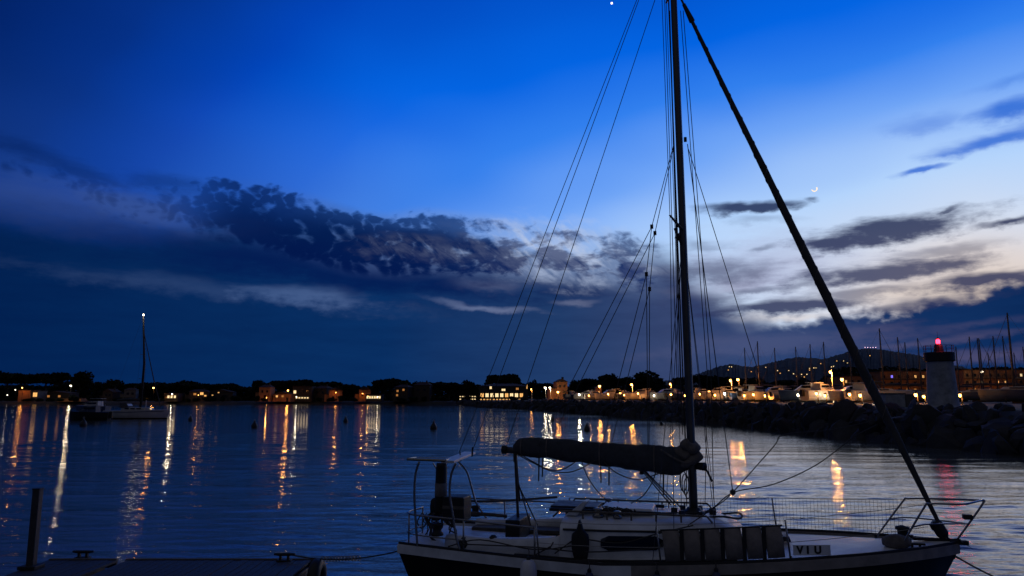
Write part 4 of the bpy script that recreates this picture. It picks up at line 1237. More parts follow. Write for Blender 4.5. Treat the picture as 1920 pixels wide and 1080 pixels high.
harbour_light()
hb_ = at(1681, 764, 68.0)
hut = thing('white_hut', 'low white block hut left of the harbour light tower', 'hut', (hb_.x, hb_.y, 2.5))
MB().box((-.45, 0, .65), (1.75, 1.6, 1.3)).build('wall', M['towerw'], hut, bevel=.03)
MB().box((-.45, 0, 1.34), (1.9, 1.75, .08)).build('roof_slab', M['wallw'], hut, bevel=.02)
MB().box((.85, -.1, .60), (.8, 1.3, 1.36)).build('annex', M['wallw'], hut, bevel=.03)

# ------------------------------------------------------------------ street lamps
LAMP_N = [0]


def street_lamp(px, py, Y, watts, label, warm=True, post='dmetal', globe=.28, ground=None):
    h = at(px, py, Y); gz = crest(px) + .02 if ground is None else ground
    t = thing('street_lamp', label, 'street lamp', (h.x, h.y, gz), 0, 'lamps round the harbour')
    H = h.z - gz
    MB().tube([(0.25, 0, 0), (0.25, 0, H * .6), (.25, 0, H + .25)], [.09, .07, .05], 8).build('post', M[post], t, True)
    MB().tube(smooth_path([(.25, 0, H + .2), (.2, -.05, H + .38), (0, -.1, H + .38)], 4), .035, 6).build('arm', M[post], t)
    MB().lathe([(.04, .40), (globe * 1.1, .26), (globe * 1.15, .20)], (0, -.1, H), 12).build('hood', M['dmetal'], t)
    MB().lathe([(.05, -globe), (globe * .75, -globe * .6), (globe, 0), (globe * .9, .19)], (0, -.1, H), 12).build('globe', M['sodium' if warm else 'whitelamp'], t, True)
    if watts: point_lamp('lamp_light', t, (0, -.1 - globe * 1.5, H - globe * 1.1), (1.0, .34, .06) if warm else (1.0, .82, .55), watts, globe * .9)
    return t


for a in [
    (42, 727, 399, 420, 'lamp over the orange hut at the far left shore', True), (29, 731, 398, 0, 'small lamp left of the orange hut', False, 'dmetal', .2), (14, 741, 397, 0, 'lowest small lamp at the far left shore', False, 'dmetal', .2),
    (133, 723, 394, 900, 'brightest white lamp on the left shore', False, 'dmetal', .42), (288, 727, 396, 700, 'lamp seen just behind the anchored boat forestay', True, 'dmetal', .48),
    (323, 739, 393, 480, 'added low lamp standing in for the white lit windows of the small house', False), (540, 732, 394, 1000, 'bright yellow lamp between the red tower house and the terrace villa', True, 'dmetal', .46),  # lamp before the white windows is added to throw their streak on the water
    (556, 744, 393, 120, 'lamp on the terrace of the villa', False, 'dmetal', .2), (690, 743, 393, 60, 'left lamp below the second orange gable', True, 'dmetal', .2), (708, 744, 393, 80, 'right lamp below the second orange gable', False, 'dmetal', .2),
    (630, 736, 402.6, 150, 'lamp lighting the first orange gable', True, 'dmetal', .18), (680, 738, 405.5, 150, 'lamp lighting the second orange gable', True, 'dmetal', .18), (372, 741, 405, 70, 'faint lamp at the dim orange villa', True, 'dmetal', .16), (500, 746, 400, 80, 'low lamp at the foot of the red tower house', True, 'dmetal', .16),
    (1022, 727, 240, 380, 'left of the two tall white lamps near the restaurant', False, 'whitepost'), (1031, 727, 238, 380, 'right of the two tall white lamps near the restaurant', False, 'whitepost'), (1046, 735, 236, 700, 'yellow lamp at the foot of the tall lit gable', True, 'dmetal', .34),
    (996, 730, 250, 130, 'lamp at the right end of the restaurant', True, 'whitepost', .18), (1124, 724, 205, 750, 'yellow lamp under the round pine', True, 'dmetal', .34), (1163, 738, 195, 500, 'lamp among the boats under the great pines', True, 'dmetal', .3),
    (1184, 721, 188, 850, 'tall white post lamp under the widest pine', True, 'whitepost', .24), (1206, 740, 180, 450, 'low lamp right of the tall white post lamp', True, 'dmetal', .22), (1256, 720, 172, 420, 'tall white post lamp left of the yacht mast', True, 'whitepost', .2),
    (1237, 738, 176, 450, 'double yellow lamp left of the yacht mast', True, 'dmetal', .26), (1330, 735, 150, 450, 'lamp right of the yacht mast', True, 'dmetal', .2), (1369, 714, 142, 300, 'tall white post lamp above the lit hulls', True, 'whitepost', .18), (1383, 712, 140, 800, 'yellow lamp right of the tall white post lamp among the hulls', True, 'dmetal', .22),
    (1440, 740, 132, 420, 'left of three low lamps among the hulls', True, 'dmetal', .2), (1451, 739, 132, 420, 'middle of three low lamps among the hulls', True, 'dmetal', .22), (1457, 740, 133, 0, 'right of three low lamps among the hulls', True, 'dmetal', .2),
    (1556, 698, 108, 900, 'tall white post lamp left of the rolled headsail', True, 'whitepost', .15), (1578, 712, 106, 500, 'yellow lamp between the tall post lamp and the rolled headsail', True, 'dmetal', .2), (1567, 742, 107, 400, 'low lamp beside the tall post lamp', False, 'dmetal', .17),
    (1086, 740.0, 196, 380, 'low quay lamp along the breakwater crest, first from the left', False, 'dmetal', .16),
    (1104, 742.0, 190, 260, 'low quay lamp along the breakwater crest, second from the left', True, 'dmetal', .16),
    (1140, 739.0, 182, 430, 'low quay lamp along the breakwater crest, third from the left', True, 'dmetal', .16),
    (1170, 741.0, 176, 320, 'low quay lamp along the breakwater crest, fourth from the left', True, 'dmetal', .16),
    (1196, 738.0, 170, 380, 'low quay lamp along the breakwater crest, fifth from the left', True, 'dmetal', .16),
    (1226, 742.0, 164, 260, 'low quay lamp along the breakwater crest, sixth from the left', False, 'dmetal', .16),
    (1258, 740.0, 158, 430, 'low quay lamp along the breakwater crest, seventh from the left', True, 'dmetal', .16),
    (1283, 742.0, 152, 320, 'low quay lamp along the breakwater crest, eighth from the left', True, 'dmetal', .16),
    (1312, 739.0, 143, 380, 'low quay lamp along the breakwater crest, ninth from the left', True, 'dmetal', .16),
    (1340, 741.0, 138, 260, 'low quay lamp along the breakwater crest, tenth from the left', True, 'dmetal', .16),
    (1358, 738.0, 133, 430, 'low quay lamp along the breakwater crest, eleventh from the left', False, 'dmetal', .16),
    (1395, 742.0, 127, 320, 'low quay lamp along the breakwater crest, twelfth from the left', True, 'dmetal', .16),
    (1412, 740.0, 124, 380, 'low quay lamp along the breakwater crest, thirteenth from the left', True, 'dmetal', .16),
    (1434, 742.0, 122, 260, 'low quay lamp along the breakwater crest, fourteenth from the left', True, 'dmetal', .16),
    (1466, 739.0, 117, 430, 'low quay lamp along the breakwater crest, fifteenth from the left', True, 'dmetal', .16),
    (1496, 741.0, 111, 320, 'low quay lamp along the breakwater crest, sixteenth from the left', False, 'dmetal', .16),
    (1530, 738.0, 105, 380, 'low quay lamp along the breakwater crest, seventeenth from the left', True, 'dmetal', .16),
    (1546, 742.0, 103, 260, 'low quay lamp along the breakwater crest, eighteenth from the left', True, 'dmetal', .16),
    (1592, 740.0, 94, 430, 'low quay lamp along the breakwater crest, nineteenth from the left', True, 'dmetal', .16),
    (1612, 742.0, 91, 320, 'low quay lamp along the breakwater crest, twentieth from the left', True, 'dmetal', .16),
    (1640, 739.0, 90, 380, 'low quay lamp along the breakwater crest, twenty-first from the left', False, 'dmetal', .16),
    (1716, 741.0, 86, 260, 'low quay lamp along the breakwater crest, twenty-second from the left', True, 'dmetal', .16),
    (1719, 737, 226, 900, 'small lamp left of the tower top edge', True, 'dmetal', .13), (1731, 744, 100, 300, 'lamp just left of the tower foot', True, 'dmetal', .16), (1799, 742, 84, 200, 'orange lamp just right of the tower', True, 'dmetal', .13),
    (1838, 741, 220, 1300, 'lamp below the left windows of the apartment block', True, 'dmetal', .16), (1908, 741, 220, 1300, 'lamp below the right windows of the apartment block', True, 'dmetal', .15), (1840, 697, 225, 160, 'high white lamp at the top of the apartment block', False, 'dmetal', .42)]:
    street_lamp(*a)

# ------------------------------------------------------------------ houses
def house(name, label, x0, x1, ytop, Y, wall, wins=(), rooftop='gable', roof_px=6, deep=8.0, ground=None, cat='house', rmat='roof'):
    """front wall between two picture columns at depth Y; wins: (px, py, w px, h px, material)"""
    gz = (crest((x0 + x1) / 2) if ground is None else ground) - .1
    a, b = at(x0, ytop, Y), at(x1, ytop, Y)
    wx, H = b.x - a.x, a.z - gz
    t = thing(name, label, cat, ((a.x + b.x) / 2, Y, gz))
    MB().box((0, deep / 2, H / 2), (wx, deep, H)).build('wall', M[wall], t)
    rh = roof_px / FPX * Y; e = .35
    if rooftop == 'gable':
        MB().prism([(-wx / 2 - e, -e, H - .05), (wx / 2 + e, -e, H - .05), (0, -e, H + rh)], (0, 0, 0), (0, deep + 2 * e, 0)).build('roof', M[rmat], t)
    elif rooftop == 'hip':
        mb = MB(); mb.add([(-wx / 2 - e, -e, H), (wx / 2 + e, -e, H), (wx / 2 + e, deep + e, H), (-wx / 2 - e, deep + e, H), (-wx * .25, deep / 2, H + rh), (wx * .25, deep / 2, H + rh)], [(0, 1, 5, 4), (1, 2, 5), (2, 3, 4, 5), (3, 0, 4), (3, 2, 1, 0)])
        mb.build('roof', M[rmat], t)
    else:
        MB().box((0, deep / 2, H + .12), (wx + .5, deep + .5, .24)).build('roof', M[rmat], t)
    if cat == 'house' and rooftop in ('gable', 'hip'):
        rf = [c_ for c_ in t.children if c_.name.startswith('roof')][0]
        MB().box((wx * .22, deep * .5, H + rh * .75), (.7, .6, rh * .9 + .9)).build('chimney', M['walld'], rf)
        MB().box((-wx * .5 - 1.1, deep * .5, H * .32), (2.2, deep * .7, H * .64)).build('side_wing', M[wall], t)
        MB().box((-wx * .5 - 1.15, deep * .5, H * .66), (2.5, deep * .8, .18)).build('wing_roof', M[rmat], t)
        MB().box((wx * .30, -.06, 1.05), (1.0, .12, 2.1)).build('door', M['dmetal'], t)
        t.rotation_euler = (0, 0, math.sin(x0 * 1.7) * .30)
    for (px, py, w, h, mt) in wins:
        c = at(px, py, Y); ww, hh = w / FPX * Y, h / FPX * Y
        wn = MB().box((c.x - (a.x + b.x) / 2, -.03, c.z - gz), (ww, .10, hh)).build('window', M[mt], t)
        fr = MB(); cx, cz = c.x - (a.x + b.x) / 2, c.z - gz
        for dx_ in (-1, 0, 1): fr.box((cx + dx_ * ww / 2, -.07, cz), (.09, .10, hh + .1))
        for dz_ in (-1, 1): fr.box((cx, -.071, cz + dz_ * hh / 2), (ww + .12, .10, .09))
        fr.build('frame', M['walld'], wn)
    return t


W_, WW, DW, GL = 'whitewin', 'warmwin', 'dimwin', 'glass'
house('hut', 'small orange walled hut lit by a lamp at the far left shore', 35, 57, 732, 402, 'wallo', [(63, 737, 1, 1, GL)][:0], 'flat')
house('boat_shed', 'low shed with a pale open front beside the orange hut', 58, 72, 733, 403, 'wallw', [(66, 740, 8, 8, WW)], 'flat')
house('boat_shed', 'long low ochre shed behind the bright left shore lamp', 76, 132, 737, 412, 'walld', [(90, 743, 5, 4, DW), (112, 743, 5, 4, DW)], 'gable', 4)
house('garden_wall', 'low ochre garden wall right of the bright left shore lamp', 108, 152, 747, 400, 'wallo', (), 'flat', cat='wall')
house('house', 'dim house left of the anchored sailing boat', 192, 212, 735, 420, 'walld', [(199, 741, 4, 4, GL), (206, 741, 4, 4, GL)], 'gable', 6)
house('house', 'dim pale house behind the anchored sailing boat', 234, 254, 731, 420, 'wallw', [(240, 738, 4, 4, GL), (248, 738, 4, 4, GL)], 'hip', 4)
house('house', 'small house with a row of white lit windows right of the anchored boat', 308, 334, 738, 402, 'walld', [(316, 744, 4, 5, W_), (322, 744, 4, 5, W_), (328, 744, 4, 5, W_), (312, 745, 2, 3, DW)], 'flat')
house('house', 'dim villa with orange windows left of mid shore', 356, 390, 734, 408, 'walld', [(366, 739, 5, 4, DW), (378, 738, 6, 5, WW), (384, 742, 4, 3, WW)], 'hip', 4)
house('house', 'dark house with two tiny lit windows left of the red tower house', 392, 436, 735, 415, 'walld', [(399, 741, 3, 2, WW), (410, 736, 3, 2, WW), (424, 743, 4, 3, GL)], 'gable', 5)
house('tower_house', 'narrow red tower house on the left shore', 486, 507, 726, 402, 'wallo', [(492, 734, 3, 4, GL), (501, 734, 3, 4, GL), (497, 744, 4, 6, GL)], 'hip', 5)
house('house', 'low yellow lit villa beside the bright yellow lamp', 512, 546, 739, 404, 'wallo', [(519, 743, 4, 4, WW), (530, 743, 4, 4, DW)], 'gable', 5)
house('villa', 'pale villa with one white window above a row of terrace lights', 549, 585, 725, 410, 'walld', [(553, 735, 5, 6, W_), (566, 733, 5, 4, GL), (577, 733, 5, 4, GL)] + [(551 + 5.2 * k, 746, 3, 3, W_) for k in range(6)], 'flat')
house('house', 'dim reddish house right of the terrace villa', 587, 614, 728, 414, 'walld', [(594, 736, 4, 4, GL), (606, 736, 4, 4, GL)], 'hip', 5)
house('house', 'first orange gabled house at mid shore', 618, 642, 732, 405, 'wallo', [(625, 745, 4, 4, GL), (635, 745, 4, 4, GL)], 'gable', 6)
house('house', 'second orange gabled house above the white lit windows', 674, 695, 731, 408, 'wallo', [(680, 741, 3, 3, GL)], 'gable', 6)
house('terrace_house', 'low house with a line of white lit windows below the second orange gable', 686, 716, 740, 400, 'walld', [(689 + 4.6 * k, 745, 3.2, 5, W_) for k in range(6)], 'flat')
house('house', 'dim ochre house under the sloping umbrella pine', 738, 766, 726, 412, 'walld', [(745, 733, 4, 4, DW), (757, 731, 4, 4, DW), (744, 741, 4, 4, DW)], 'hip', 5)
house('house', 'dark house right of the sloping umbrella pine', 776, 806, 722, 416, 'walld', [(784, 731, 4, 4, GL), (796, 731, 4, 4, GL)], 'hip', 6)
house('terrace', 'low waterfront terrace with two rows of small lights', 860, 897, 741, 392, 'walld', [(863 + 4.6 * k, 743.5, 2.8, 1.8, W_) for k in range(7)] + [(863 + 4.6 * k, 748.5, 2.8, 2, W_) for k in range(7)], 'flat', cat='terrace')
house('restaurant', 'wide two storey waterfront restaurant with glowing ground floor', 898, 990, 724, 388, 'walld', [(920, 727, 4, 5, W_), (944, 731, 7, 4, W_), (970, 729, 5, 4, DW), (988, 725, 2, 8, WW)] + [(904 + 9.2 * k, 741, 6, 7, WW if k in (0, 5, 8) else W_) for k in range(9)] + [(902 + 6 * k, 749, 3.5, 2, WW) for k in range(14)], 'hip', 5, 14, cat='restaurant')
house('gable_house', 'tall ochre house lit from below beside the white harbour lamps', 1044, 1064, 716, 244, 'wallo', [(1050, 724, 3, 4, GL), (1058, 724, 3, 4, GL), (1050, 734, 3, 4, DW), (1058, 734, 3, 4, GL)], 'gable', 6, 10)
house('kiosk', 'small ochre kiosk lit by a lamp under the round pine', 1118, 1128, 727, 212, 'wallo', [(1123, 735, 3, 4, WW)], 'hip', 3, 4, cat='kiosk')


def apartments(label, x0, x1, ytop, Y, floors, cols, lit, deep=12.0):
    wins = []
    y0, y1 = ytop + 4, 757 - 6
    for f in range(floors):
        for c in range(cols):
            px = x0 + (x1 - x0) * (c + .5) / cols; py = y0 + (y1 - y0) * (f + .4) / floors
            near = [m for (lx, ly, m) in lit if abs(lx - px) < (x1 - x0) / cols * .5 and abs(ly - py) < (y1 - y0) / floors * .5]
            wins.append((px, py, 4.2, 5.2, near[0] if near else GL))
    t = house('apartment_block', label, x0, x1, ytop, Y, 'apart', wins, 'flat', 6, deep, cat='apartment block', rmat='walld')
    a, b = at(x0, ytop, Y), at(x1, ytop, Y)
    for f in range(floors):
        z = at(x0, y0 + (y1 - y0) * (f + .86) / floors, Y).z - (crest((x0 + x1) / 2) - .1)
        MB().box((0, -.5, z), (b.x - a.x - .3, 1.0, .18)).build('balcony_slab', M['walld'], t)
        rl = MB(); n = int((b.x - a.x) / 1.2)
        for k in range(n + 1): rl.box((-(b.x - a.x) / 2 + .2 + (b.x - a.x - .4) * k / n, -.96, z + .5), (.05, .05, .9))
        rl.box((0, -.96, z + .98), (b.x - a.x - .3, .06, .06)); rl.build('balcony_rail', M['dmetal'], t)
    return t


apartments('brown apartment block with lit windows right of the harbour light tower', 1806, 1936, 694, 230, 4, 9, [(1837, 711, W_), (1868, 711, WW), (1881, 711, WW), (1896, 723, W_), (1880, 735, W_), (1889, 735, WW), (1882, 744, WW), (1911, 700, W_), (1905, 738, WW), (1825, 725, DW), (1850, 725, DW), (1852, 738, DW)])
apartments('brown apartment block with a violet lit window left of the harbour light tower', 1650, 1738, 697, 235, 4, 6, [(1672, 700, 'bluewin'), (1723, 712, WW), (1729, 712, WW), (1715, 733, DW), (1700, 725, DW)])
apartments('dim apartment block partly behind the rolled headsail', 1580, 1640, 706, 240, 3, 5, [(1586, 722, WW), (1591, 722, WW), (1606, 738, DW), (1570, 708, WW)])

# ------------------------------------------------------------------ boats laid up behind the breakwater
def mini_hull(L, B, F, keel=.35, n=14):
    rr = []
    for i in range(n + 1):
        u = i / n; x = -L / 2 + L * u
        b = B / 2 * (.72 + .28 * math.sin(math.pi / 2 * u / .42) if u < .42 else max(.012, 1 - ((u - .42) / .58) ** 2.2) ** .9)
        z = F * (1 + .22 * max(0, u - .4) + .05 * max(0, .3 - u))
        row = []
        for j in range(11):
            q = abs(j / 5 - 1); sg = -1 if j < 5 else 1
            row.append((x - .10 * L * (1 - q ** 2) * max(0, u - .8) * 2 + .25 * (1 - q ** 2) * max(0, .12 - u) * 6, sg * b * (1 - (1 - q) ** 2.2) ** .65, z - (z + keel) * (1 - q ** 2.4)))
        rr.append(row)
    return rr


def deck_of(rr, m=.03):
    return MB().loft([[(r_[0][0], r_[0][1] * .985 * (1 - k / 4) + r_[-1][1] * .985 * k / 4, r_[0][2] - m + .05 * (1 - (k / 2 - 1) ** 2)) for k in range(5)] for r_ in rr], closed=False)


def cabin_mb(x0, x1, w0, w1, z0, h, rake=.35):
    mb = MB()
    mb.add([(x0, -w0, z0), (x1, -w1, z0), (x1, w1, z0), (x0, w0, z0), (x0 + .05, -w0 * .85, z0 + h), (x1 - rake * h * 3, -w1 * .8, z0 + h * .86), (x1 - rake * h * 3, w1 * .8, z0 + h * .86), (x0 + .05, w0 * .85, z0 + h)],
           [(0, 1, 5, 4), (1, 2, 6, 5), (2, 3, 7, 6), (3, 0, 4, 7), (4, 5, 6, 7), (3, 2, 1, 0)])
    return mb


def yacht_proto(hullm):
    t = thing('laid_up_yacht', 'x', 'sailing yacht')
    rr = mini_hull(9.6, 3.1, 1.15)
    mb = MB().loft(rr, closed=False); mb.add(rr[0], [tuple(range(11))]); mb.build('hull', M[hullm], t, True)
    deck_of(rr).build('deck', M['hullw'], t, True)
    c = cabin_mb(-1.9, 2.2, .95, .65, 1.15, .5).build('cabin', M['hullw'], t)
    for sg in (-1, 1): MB().box((-.1, sg * .86, 1.42), (2.4, .10, .16)).build('cabin_window', M['glass'], c)
    MB().tube([(.5, 0, 1.5), (.5, 0, 6.5), (.48, 0, 11.6)], [.14, .13, .10], 8).build('mast', M['mastw'], t, True)
    MB().tube([(.45, 0, 2.5), (-3.3, 0, 2.55)], .06, 6).build('boom', M['mastw'], t)
    MB().tube([(.3, 0, 2.68), (-1.2, 0, 2.72), (-3.1, 0, 2.66)], [.16, .15, .07], 8).build('stowed_sail', M['cover'], t, True)
    for z in (5.2, 8.4):
        for sg in (-1, 1): MB().tube([(.5, 0, z), (.42, sg * .85, z + .08)], .025, 5).build('spreader', M['mastw'], t)
    MB().tube([(4.6, 0, 1.45), (.52, 0, 11.3)], [.05, .025], 6).build('rolled_jib', M['genoa'], t)
    MB().tube([(-4.7, 0, 1.3), (.48, 0, 11.5)], .012, 4).build('backstay', M['wire'], t)
    for sg in (-1, 1): MB().tube([(.35, sg * 1.4, 1.2), (.42, sg * .85, 8.46), (.48, 0, 11.4)], .012, 4).build('shroud', M['wire'], t)
    for sg in (-1, 1):
        for x in (-2.2, 1.6): MB().tube([(x, sg * 1.15, .35), (x, sg * 1.35, -.55)], .05, 5).build('cradle_prop', M['dmetal'], t)
    MB().box((-.2, 0, -.45), (2.2, .28, .55)).build('keel', M['black'], t)
    return t


def cruiser_proto(hullm):
    t = thing('motor_cruiser', 'x', 'motor boat')
    rr = mini_hull(7.2, 2.6, 1.05, .3)
    mb = MB().loft(rr, closed=False); mb.add(rr[0], [tuple(range(11))]); mb.build('hull', M[hullm], t, True)
    deck_of(rr).build('deck', M['hullw'], t, True)
    c = cabin_mb(-1.4, 1.5, .95, .7, 1.05, .95, .4).build('cabin', M['hullw'], t)
    for sg in (-1, 1): MB().box((-.3, sg * .87, 1.62), (1.7, .10, .30)).build('cabin_window', M['glass'], c)
    MB().box((-1.6, 0, 2.12), (1.6, 1.7, .08)).build('hardtop', M['hullw'], t)
    MB().tube([(3.2, .5, 1.35), (3.3, 0, 1.95), (3.2, -.5, 1.35)], .03, 6).build('bow_rail', M['steel'], t)
    MB().box((-3.75, 0, .75), (.4, .45, .9)).build('outboard_motor', M['black'], t)
    MB().box((0, 0, -.42), (4.0, .9, .30)).build('cradle', M['dmetal'], t)
    return t


PY = [yacht_proto('hullw'), yacht_proto('hullb')]; PC = [cruiser_proto('hullw'), cruiser_proto('hullb')]
ords = ['first', 'second', 'third', 'fourth', 'fifth', 'sixth', 'seventh', 'eighth', 'ninth', 'tenth', 'eleventh', 'twelfth']
used = {}


def put(proto, px, Y, rz, label, group, sc_=1.0, zsc=None):
    k = proto.name
    o = proto if not used.get(k) else copy_tree(proto)
    used[k] = True
    p = at(px, 745, Y); o.location = (p.x, p.y, crest(px) + .68); o.rotation_euler = (0, 0, rz); o.scale = (sc_, sc_, zsc or sc_)
    o['label'] = label; o['group'] = group
    return o


mr_ = random.Random(12)
masts = [(1396, 652, 138), (1429, 640, 140), (1461, 652, 142), (1494, 650, 140), (1529, 645, 136), (1554, 641, 134), (1603, 650, 130), (1652, 616, 118), (1687, 632, 120), (1708, 642, 124), (1724, 634, 122)]
right = [(1804, 650, 120), (1833, 631, 118), (1840, 634, 130), (1848, 634, 126), (1858, 662, 150), (1878, 630, 122), (1888, 630, 126), (1906, 661, 150), (1912, 586, 96), (1925, 650, 130)]
for i, (px, yt, Y) in enumerate(masts + right):
    H = at(px, yt, Y).z - crest(px) - .68
    j = i if i < len(masts) else i - len(masts)
    lab = ('sailing yacht ashore behind the breakwater, %s mast to the right of the foreground yacht mast' if i < len(masts) else 'sailing yacht ashore behind the breakwater, %s mast to the right of the harbour light tower') % ords[j]
    s_ = H / 11.6
    put(PY[1 if i % 3 == 0 or px > 1860 else 0], px - .5 * math.cos(.4) * 0, Y, mr_.choice([.2, 2.9, 3.4, -.3, .5, 2.6]), lab, 'yachts laid up behind the breakwater', min(1.0, max(.8, s_)), s_)
cr_list = [(1078, 205, .3), (1098, 200, 2.8), (1118, 196, .1), (1142, 190, 3.3), (1176, 184, .4), (1200, 178, 2.9), (1222, 172, .2), (1246, 168, 3.4), (1272, 162, .5), (1318, 150, .35), (1345, 146, 2.8), (1366, 140, .2), (1400, 134, .1), (1424, 130, .3), (1448, 128, 3.3), (1478, 122, .2), (1510, 116, 2.9), (1545, 110, .4), (1596, 100, 3.2), (1622, 98, .6)]
for i, (px, Y, rz) in enumerate(cr_list):
    n = i if i < 9 else i - 9
    lab = ('motor boat ashore under the pines, %s lit hull from the white harbour lamps' if i < 9 else 'motor boat ashore among the lamps, %s lit hull right of the foreground yacht mast') % (ords[n])
    put(PC[0 if i % 4 else 1], px, Y, rz, lab, 'motor boats laid up behind the breakwater', mr_.uniform(.85, 1.1))

# ------------------------------------------------------------------ bushes along the water's edge
def nth(i):
    a = 'first second third fourth fifth sixth seventh eighth ninth tenth eleventh twelfth thirteenth fourteenth fifteenth sixteenth seventeenth eighteenth nineteenth'.split()
    if i < 19: return a[i]
    t_ = ['twenty', 'thirty', 'forty', 'fifty', 'sixty'][(i + 1) // 10 - 2]; u_ = (i + 1) % 10
    return t_ + '-' + a[u_ - 1] if u_ else t_[:-1] + 'ieth'


br_ = random.Random(31); bpx = -20.0; bi = 0
while bpx < 1010:
    w_ = br_.uniform(14, 34); Yb = 396 + br_.uniform(-2, 1) if bpx < 850 else (388 if bpx < 900 else 300)
    if not any(a < bpx + w_ / 2 < b for a, b in ((28, 72), (308, 334), (512, 584), (686, 716), (860, 992))) or br_.random() < .25:
        top = at(bpx + w_ / 2, br_.uniform(739, 747), Yb); gz = crest(bpx) - .2
        land_ = min([(abs(q - bpx), n) for q, n in ((45, 'the orange hut'), (100, 'the long low shed'), (150, 'the bright left lamp'), (258, 'the anchored sailing boat'), (321, 'the small house with white windows'), (372, 'the dim villa'), (497, 'the red tower house'), (565, 'the terrace villa'), (630, 'the first orange gable'), (685, 'the second orange gable'), (750, 'the sloping umbrella pine'), (842, 'the flat pine'), (946, 'the waterfront restaurant'))])[1]
        t = thing('shore_bush', 'dark shore bush near %s, %s from the left' % (land_, nth(bi)), 'bush', (top.x, top.y, gz), br_.uniform(0, 6), 'bushes on the far shore')
        hw = w_ / FPX * Yb / 2; hh = top.z - gz
        place('foliage', CR_ROUND[bi % 3], t, (0, 0, hh * .45), (0, 0, 0), (hw, hw * .7, hh * .62)); place('stem', TRK[bi % 4], t, (0, 0, 0), (0, 0, 0), (hh, hh, hh * .6)); bi += 1
    bpx += w_ * br_.uniform(.7, 1.3)

# ------------------------------------------------------------------ boats at anchor on the left
ab = on_level(258, 785, 0.0)
t = thing('anchored_yacht', 'white sailing boat at anchor on the left with a light at its masthead', 'sailing yacht', ab)
k_ = ab.y / FPX
rr = mini_hull(10.4, 3.3, 1.35, .3)
for r_ in rr[:2]:
    for j, p in enumerate(r_): r_[j] = (p[0] - .55 * max(0, 1 - p[2] / 1.35), p[1], p[2])
mb = MB().loft(rr, closed=False); mb.add(rr[0], [tuple(range(11))]); mb.build('hull', M['hullw'], t, True)
deck_of(rr).build('deck', M['hullw'], t, True)
for sg in (-1, 1): MB().loft([[(r_[0][0], sg * (abs(r_[0][1]) + .012), r_[0][2] - .32), (r_[0][0], sg * (abs(r_[0][1]) + .012), r_[0][2] - .22), (r_[0][0], sg * (abs(r_[0][1]) - .03), r_[0][2] - .22), (r_[0][0], sg * (abs(r_[0][1]) - .03), r_[0][2] - .32)] for r_ in rr[1:-1]]).build('side_stripe', M['hullb'], t)
MB().loft([[(p[0], p[1] * 1.012, min(p[2], .16)) for p in r_] for r_ in rr], closed=False).build('boot_stripe', M['navy'], t)
c = cabin_mb(-2.4, 2.6, 1.0, .7, 1.35, .55).build('cabin', M['hullw'], t)
for sg in (-1, 1):
    for x in (-1.5, -.5, .5): MB().box((x, sg * .90, 1.66), (.7, .14, .18)).build('cabin_window', M['glass'], c)
d = MB().add([(-2.6, -1.05, 1.8), (-1.2, -1.0, 1.85), (-1.2, 1.0, 1.85), (-2.6, 1.05, 1.8), (-2.7, -.9, 2.55), (-1.7, -.85, 2.6), (-1.7, .85, 2.6), (-2.7, .9, 2.55)], [(0, 1, 5, 4), (1, 2, 6, 5), (2, 3, 7, 6), (4, 5, 6, 7), (3, 0, 4, 7)]).build('spray_hood', M['cover'], t)
MB().box((-1.45, 0, 2.25), (.04, 1.5, .38), Matrix.Rotation(R(-32), 3, 'Y')).build('hood_window', M['hullw'], d)
mtop = at(269, 592, ab.y); mh = mtop.z; mxo = .35
MB().tube([(mxo, 0, 1.8), (mxo + .1, 0, 9), (mtop.x - ab.x, 0, mh)], [.20, .19, .13], 10).build('mast', M['dmetal'], t, True)
MB().lathe([(.04, 0), (.13, .05), (.15, .15), (.10, .26), (.02, .3)], (mtop.x - ab.x, 0, mh), 10).build('masthead_light', M['whitelamp'], t, True)
point_lamp('anchor_light', t, (mtop.x - ab.x, -.35, mh + .15), (1, .88, .66), 55, .15)
MB().tube([(mxo, 0, 2.9), (-3.8, 0, 3.0)], .08, 8).build('boom', M['dmetal'], t)
MB().tube([(mxo - .2, 0, 3.1), (-1.5, 0, 3.2), (-3.6, 0, 3.12)], [.22, .2, .1], 8).build('stowed_sail', M['cover'], t, True)
for z in (6.5, 10.5):
    for sg in (-1, 1): MB().tube([(mxo + .05, 0, z), (mxo - .15, sg * 1.0, z + .1)], .03, 5).build('spreader', M['dmetal'], t)
fj = at(271, 628, ab.y)
MB().tube([(fj.x - ab.x, 0, fj.z), (2.2, 0, 6.5), (at(302, 764, ab.y).x - ab.x, 0, 1.75)], [.05, .09, .07], 8).build('rolled_jib', M['genoa'], t)
MB().tube([(-4.9, 0, 1.6), (mtop.x - ab.x, 0, mh)], .012, 4).build('backstay', M['wire'], t)
for sg in (-1, 1): MB().tube([(.1, sg * 1.5, 1.45), (mxo - .15, sg * 1.0, 10.6), (mtop.x - ab.x, 0, mh)], .012, 4).build('shroud', M['wire'], t)
MB().tube([(1.6, -.8, 1.4), (1.6, -.8, 3.0)], .10, 8).build('rolled_awning', M['hullw'], t)
MB().lathe([(.05, 0), (.16, .05), (.14, .16), (.02, .2)], (2.3, -.5, 1.5), 8).build('deck_light', M['whitewin'], t)
for x in (-4.4, -3.2, -1.6, 0, 1.8, 3.4): MB().tube([(x, -1.35 if x < 2 else -.9, 1.4), (x, -1.35 if x < 2 else -.9, 2.0)], .02, 5).build('stanchion', M['steel'], t)
MB().tube([(x, -1.35 if x < 2 else -.9, 2.0) for x in (-4.4, -3.2, -1.6, 0, 1.8, 3.4)] + [(4.9, 0, 2.2)], .012, 4).build('lifeline', M['wire'], t)
t['group'] = 'boats at anchor'

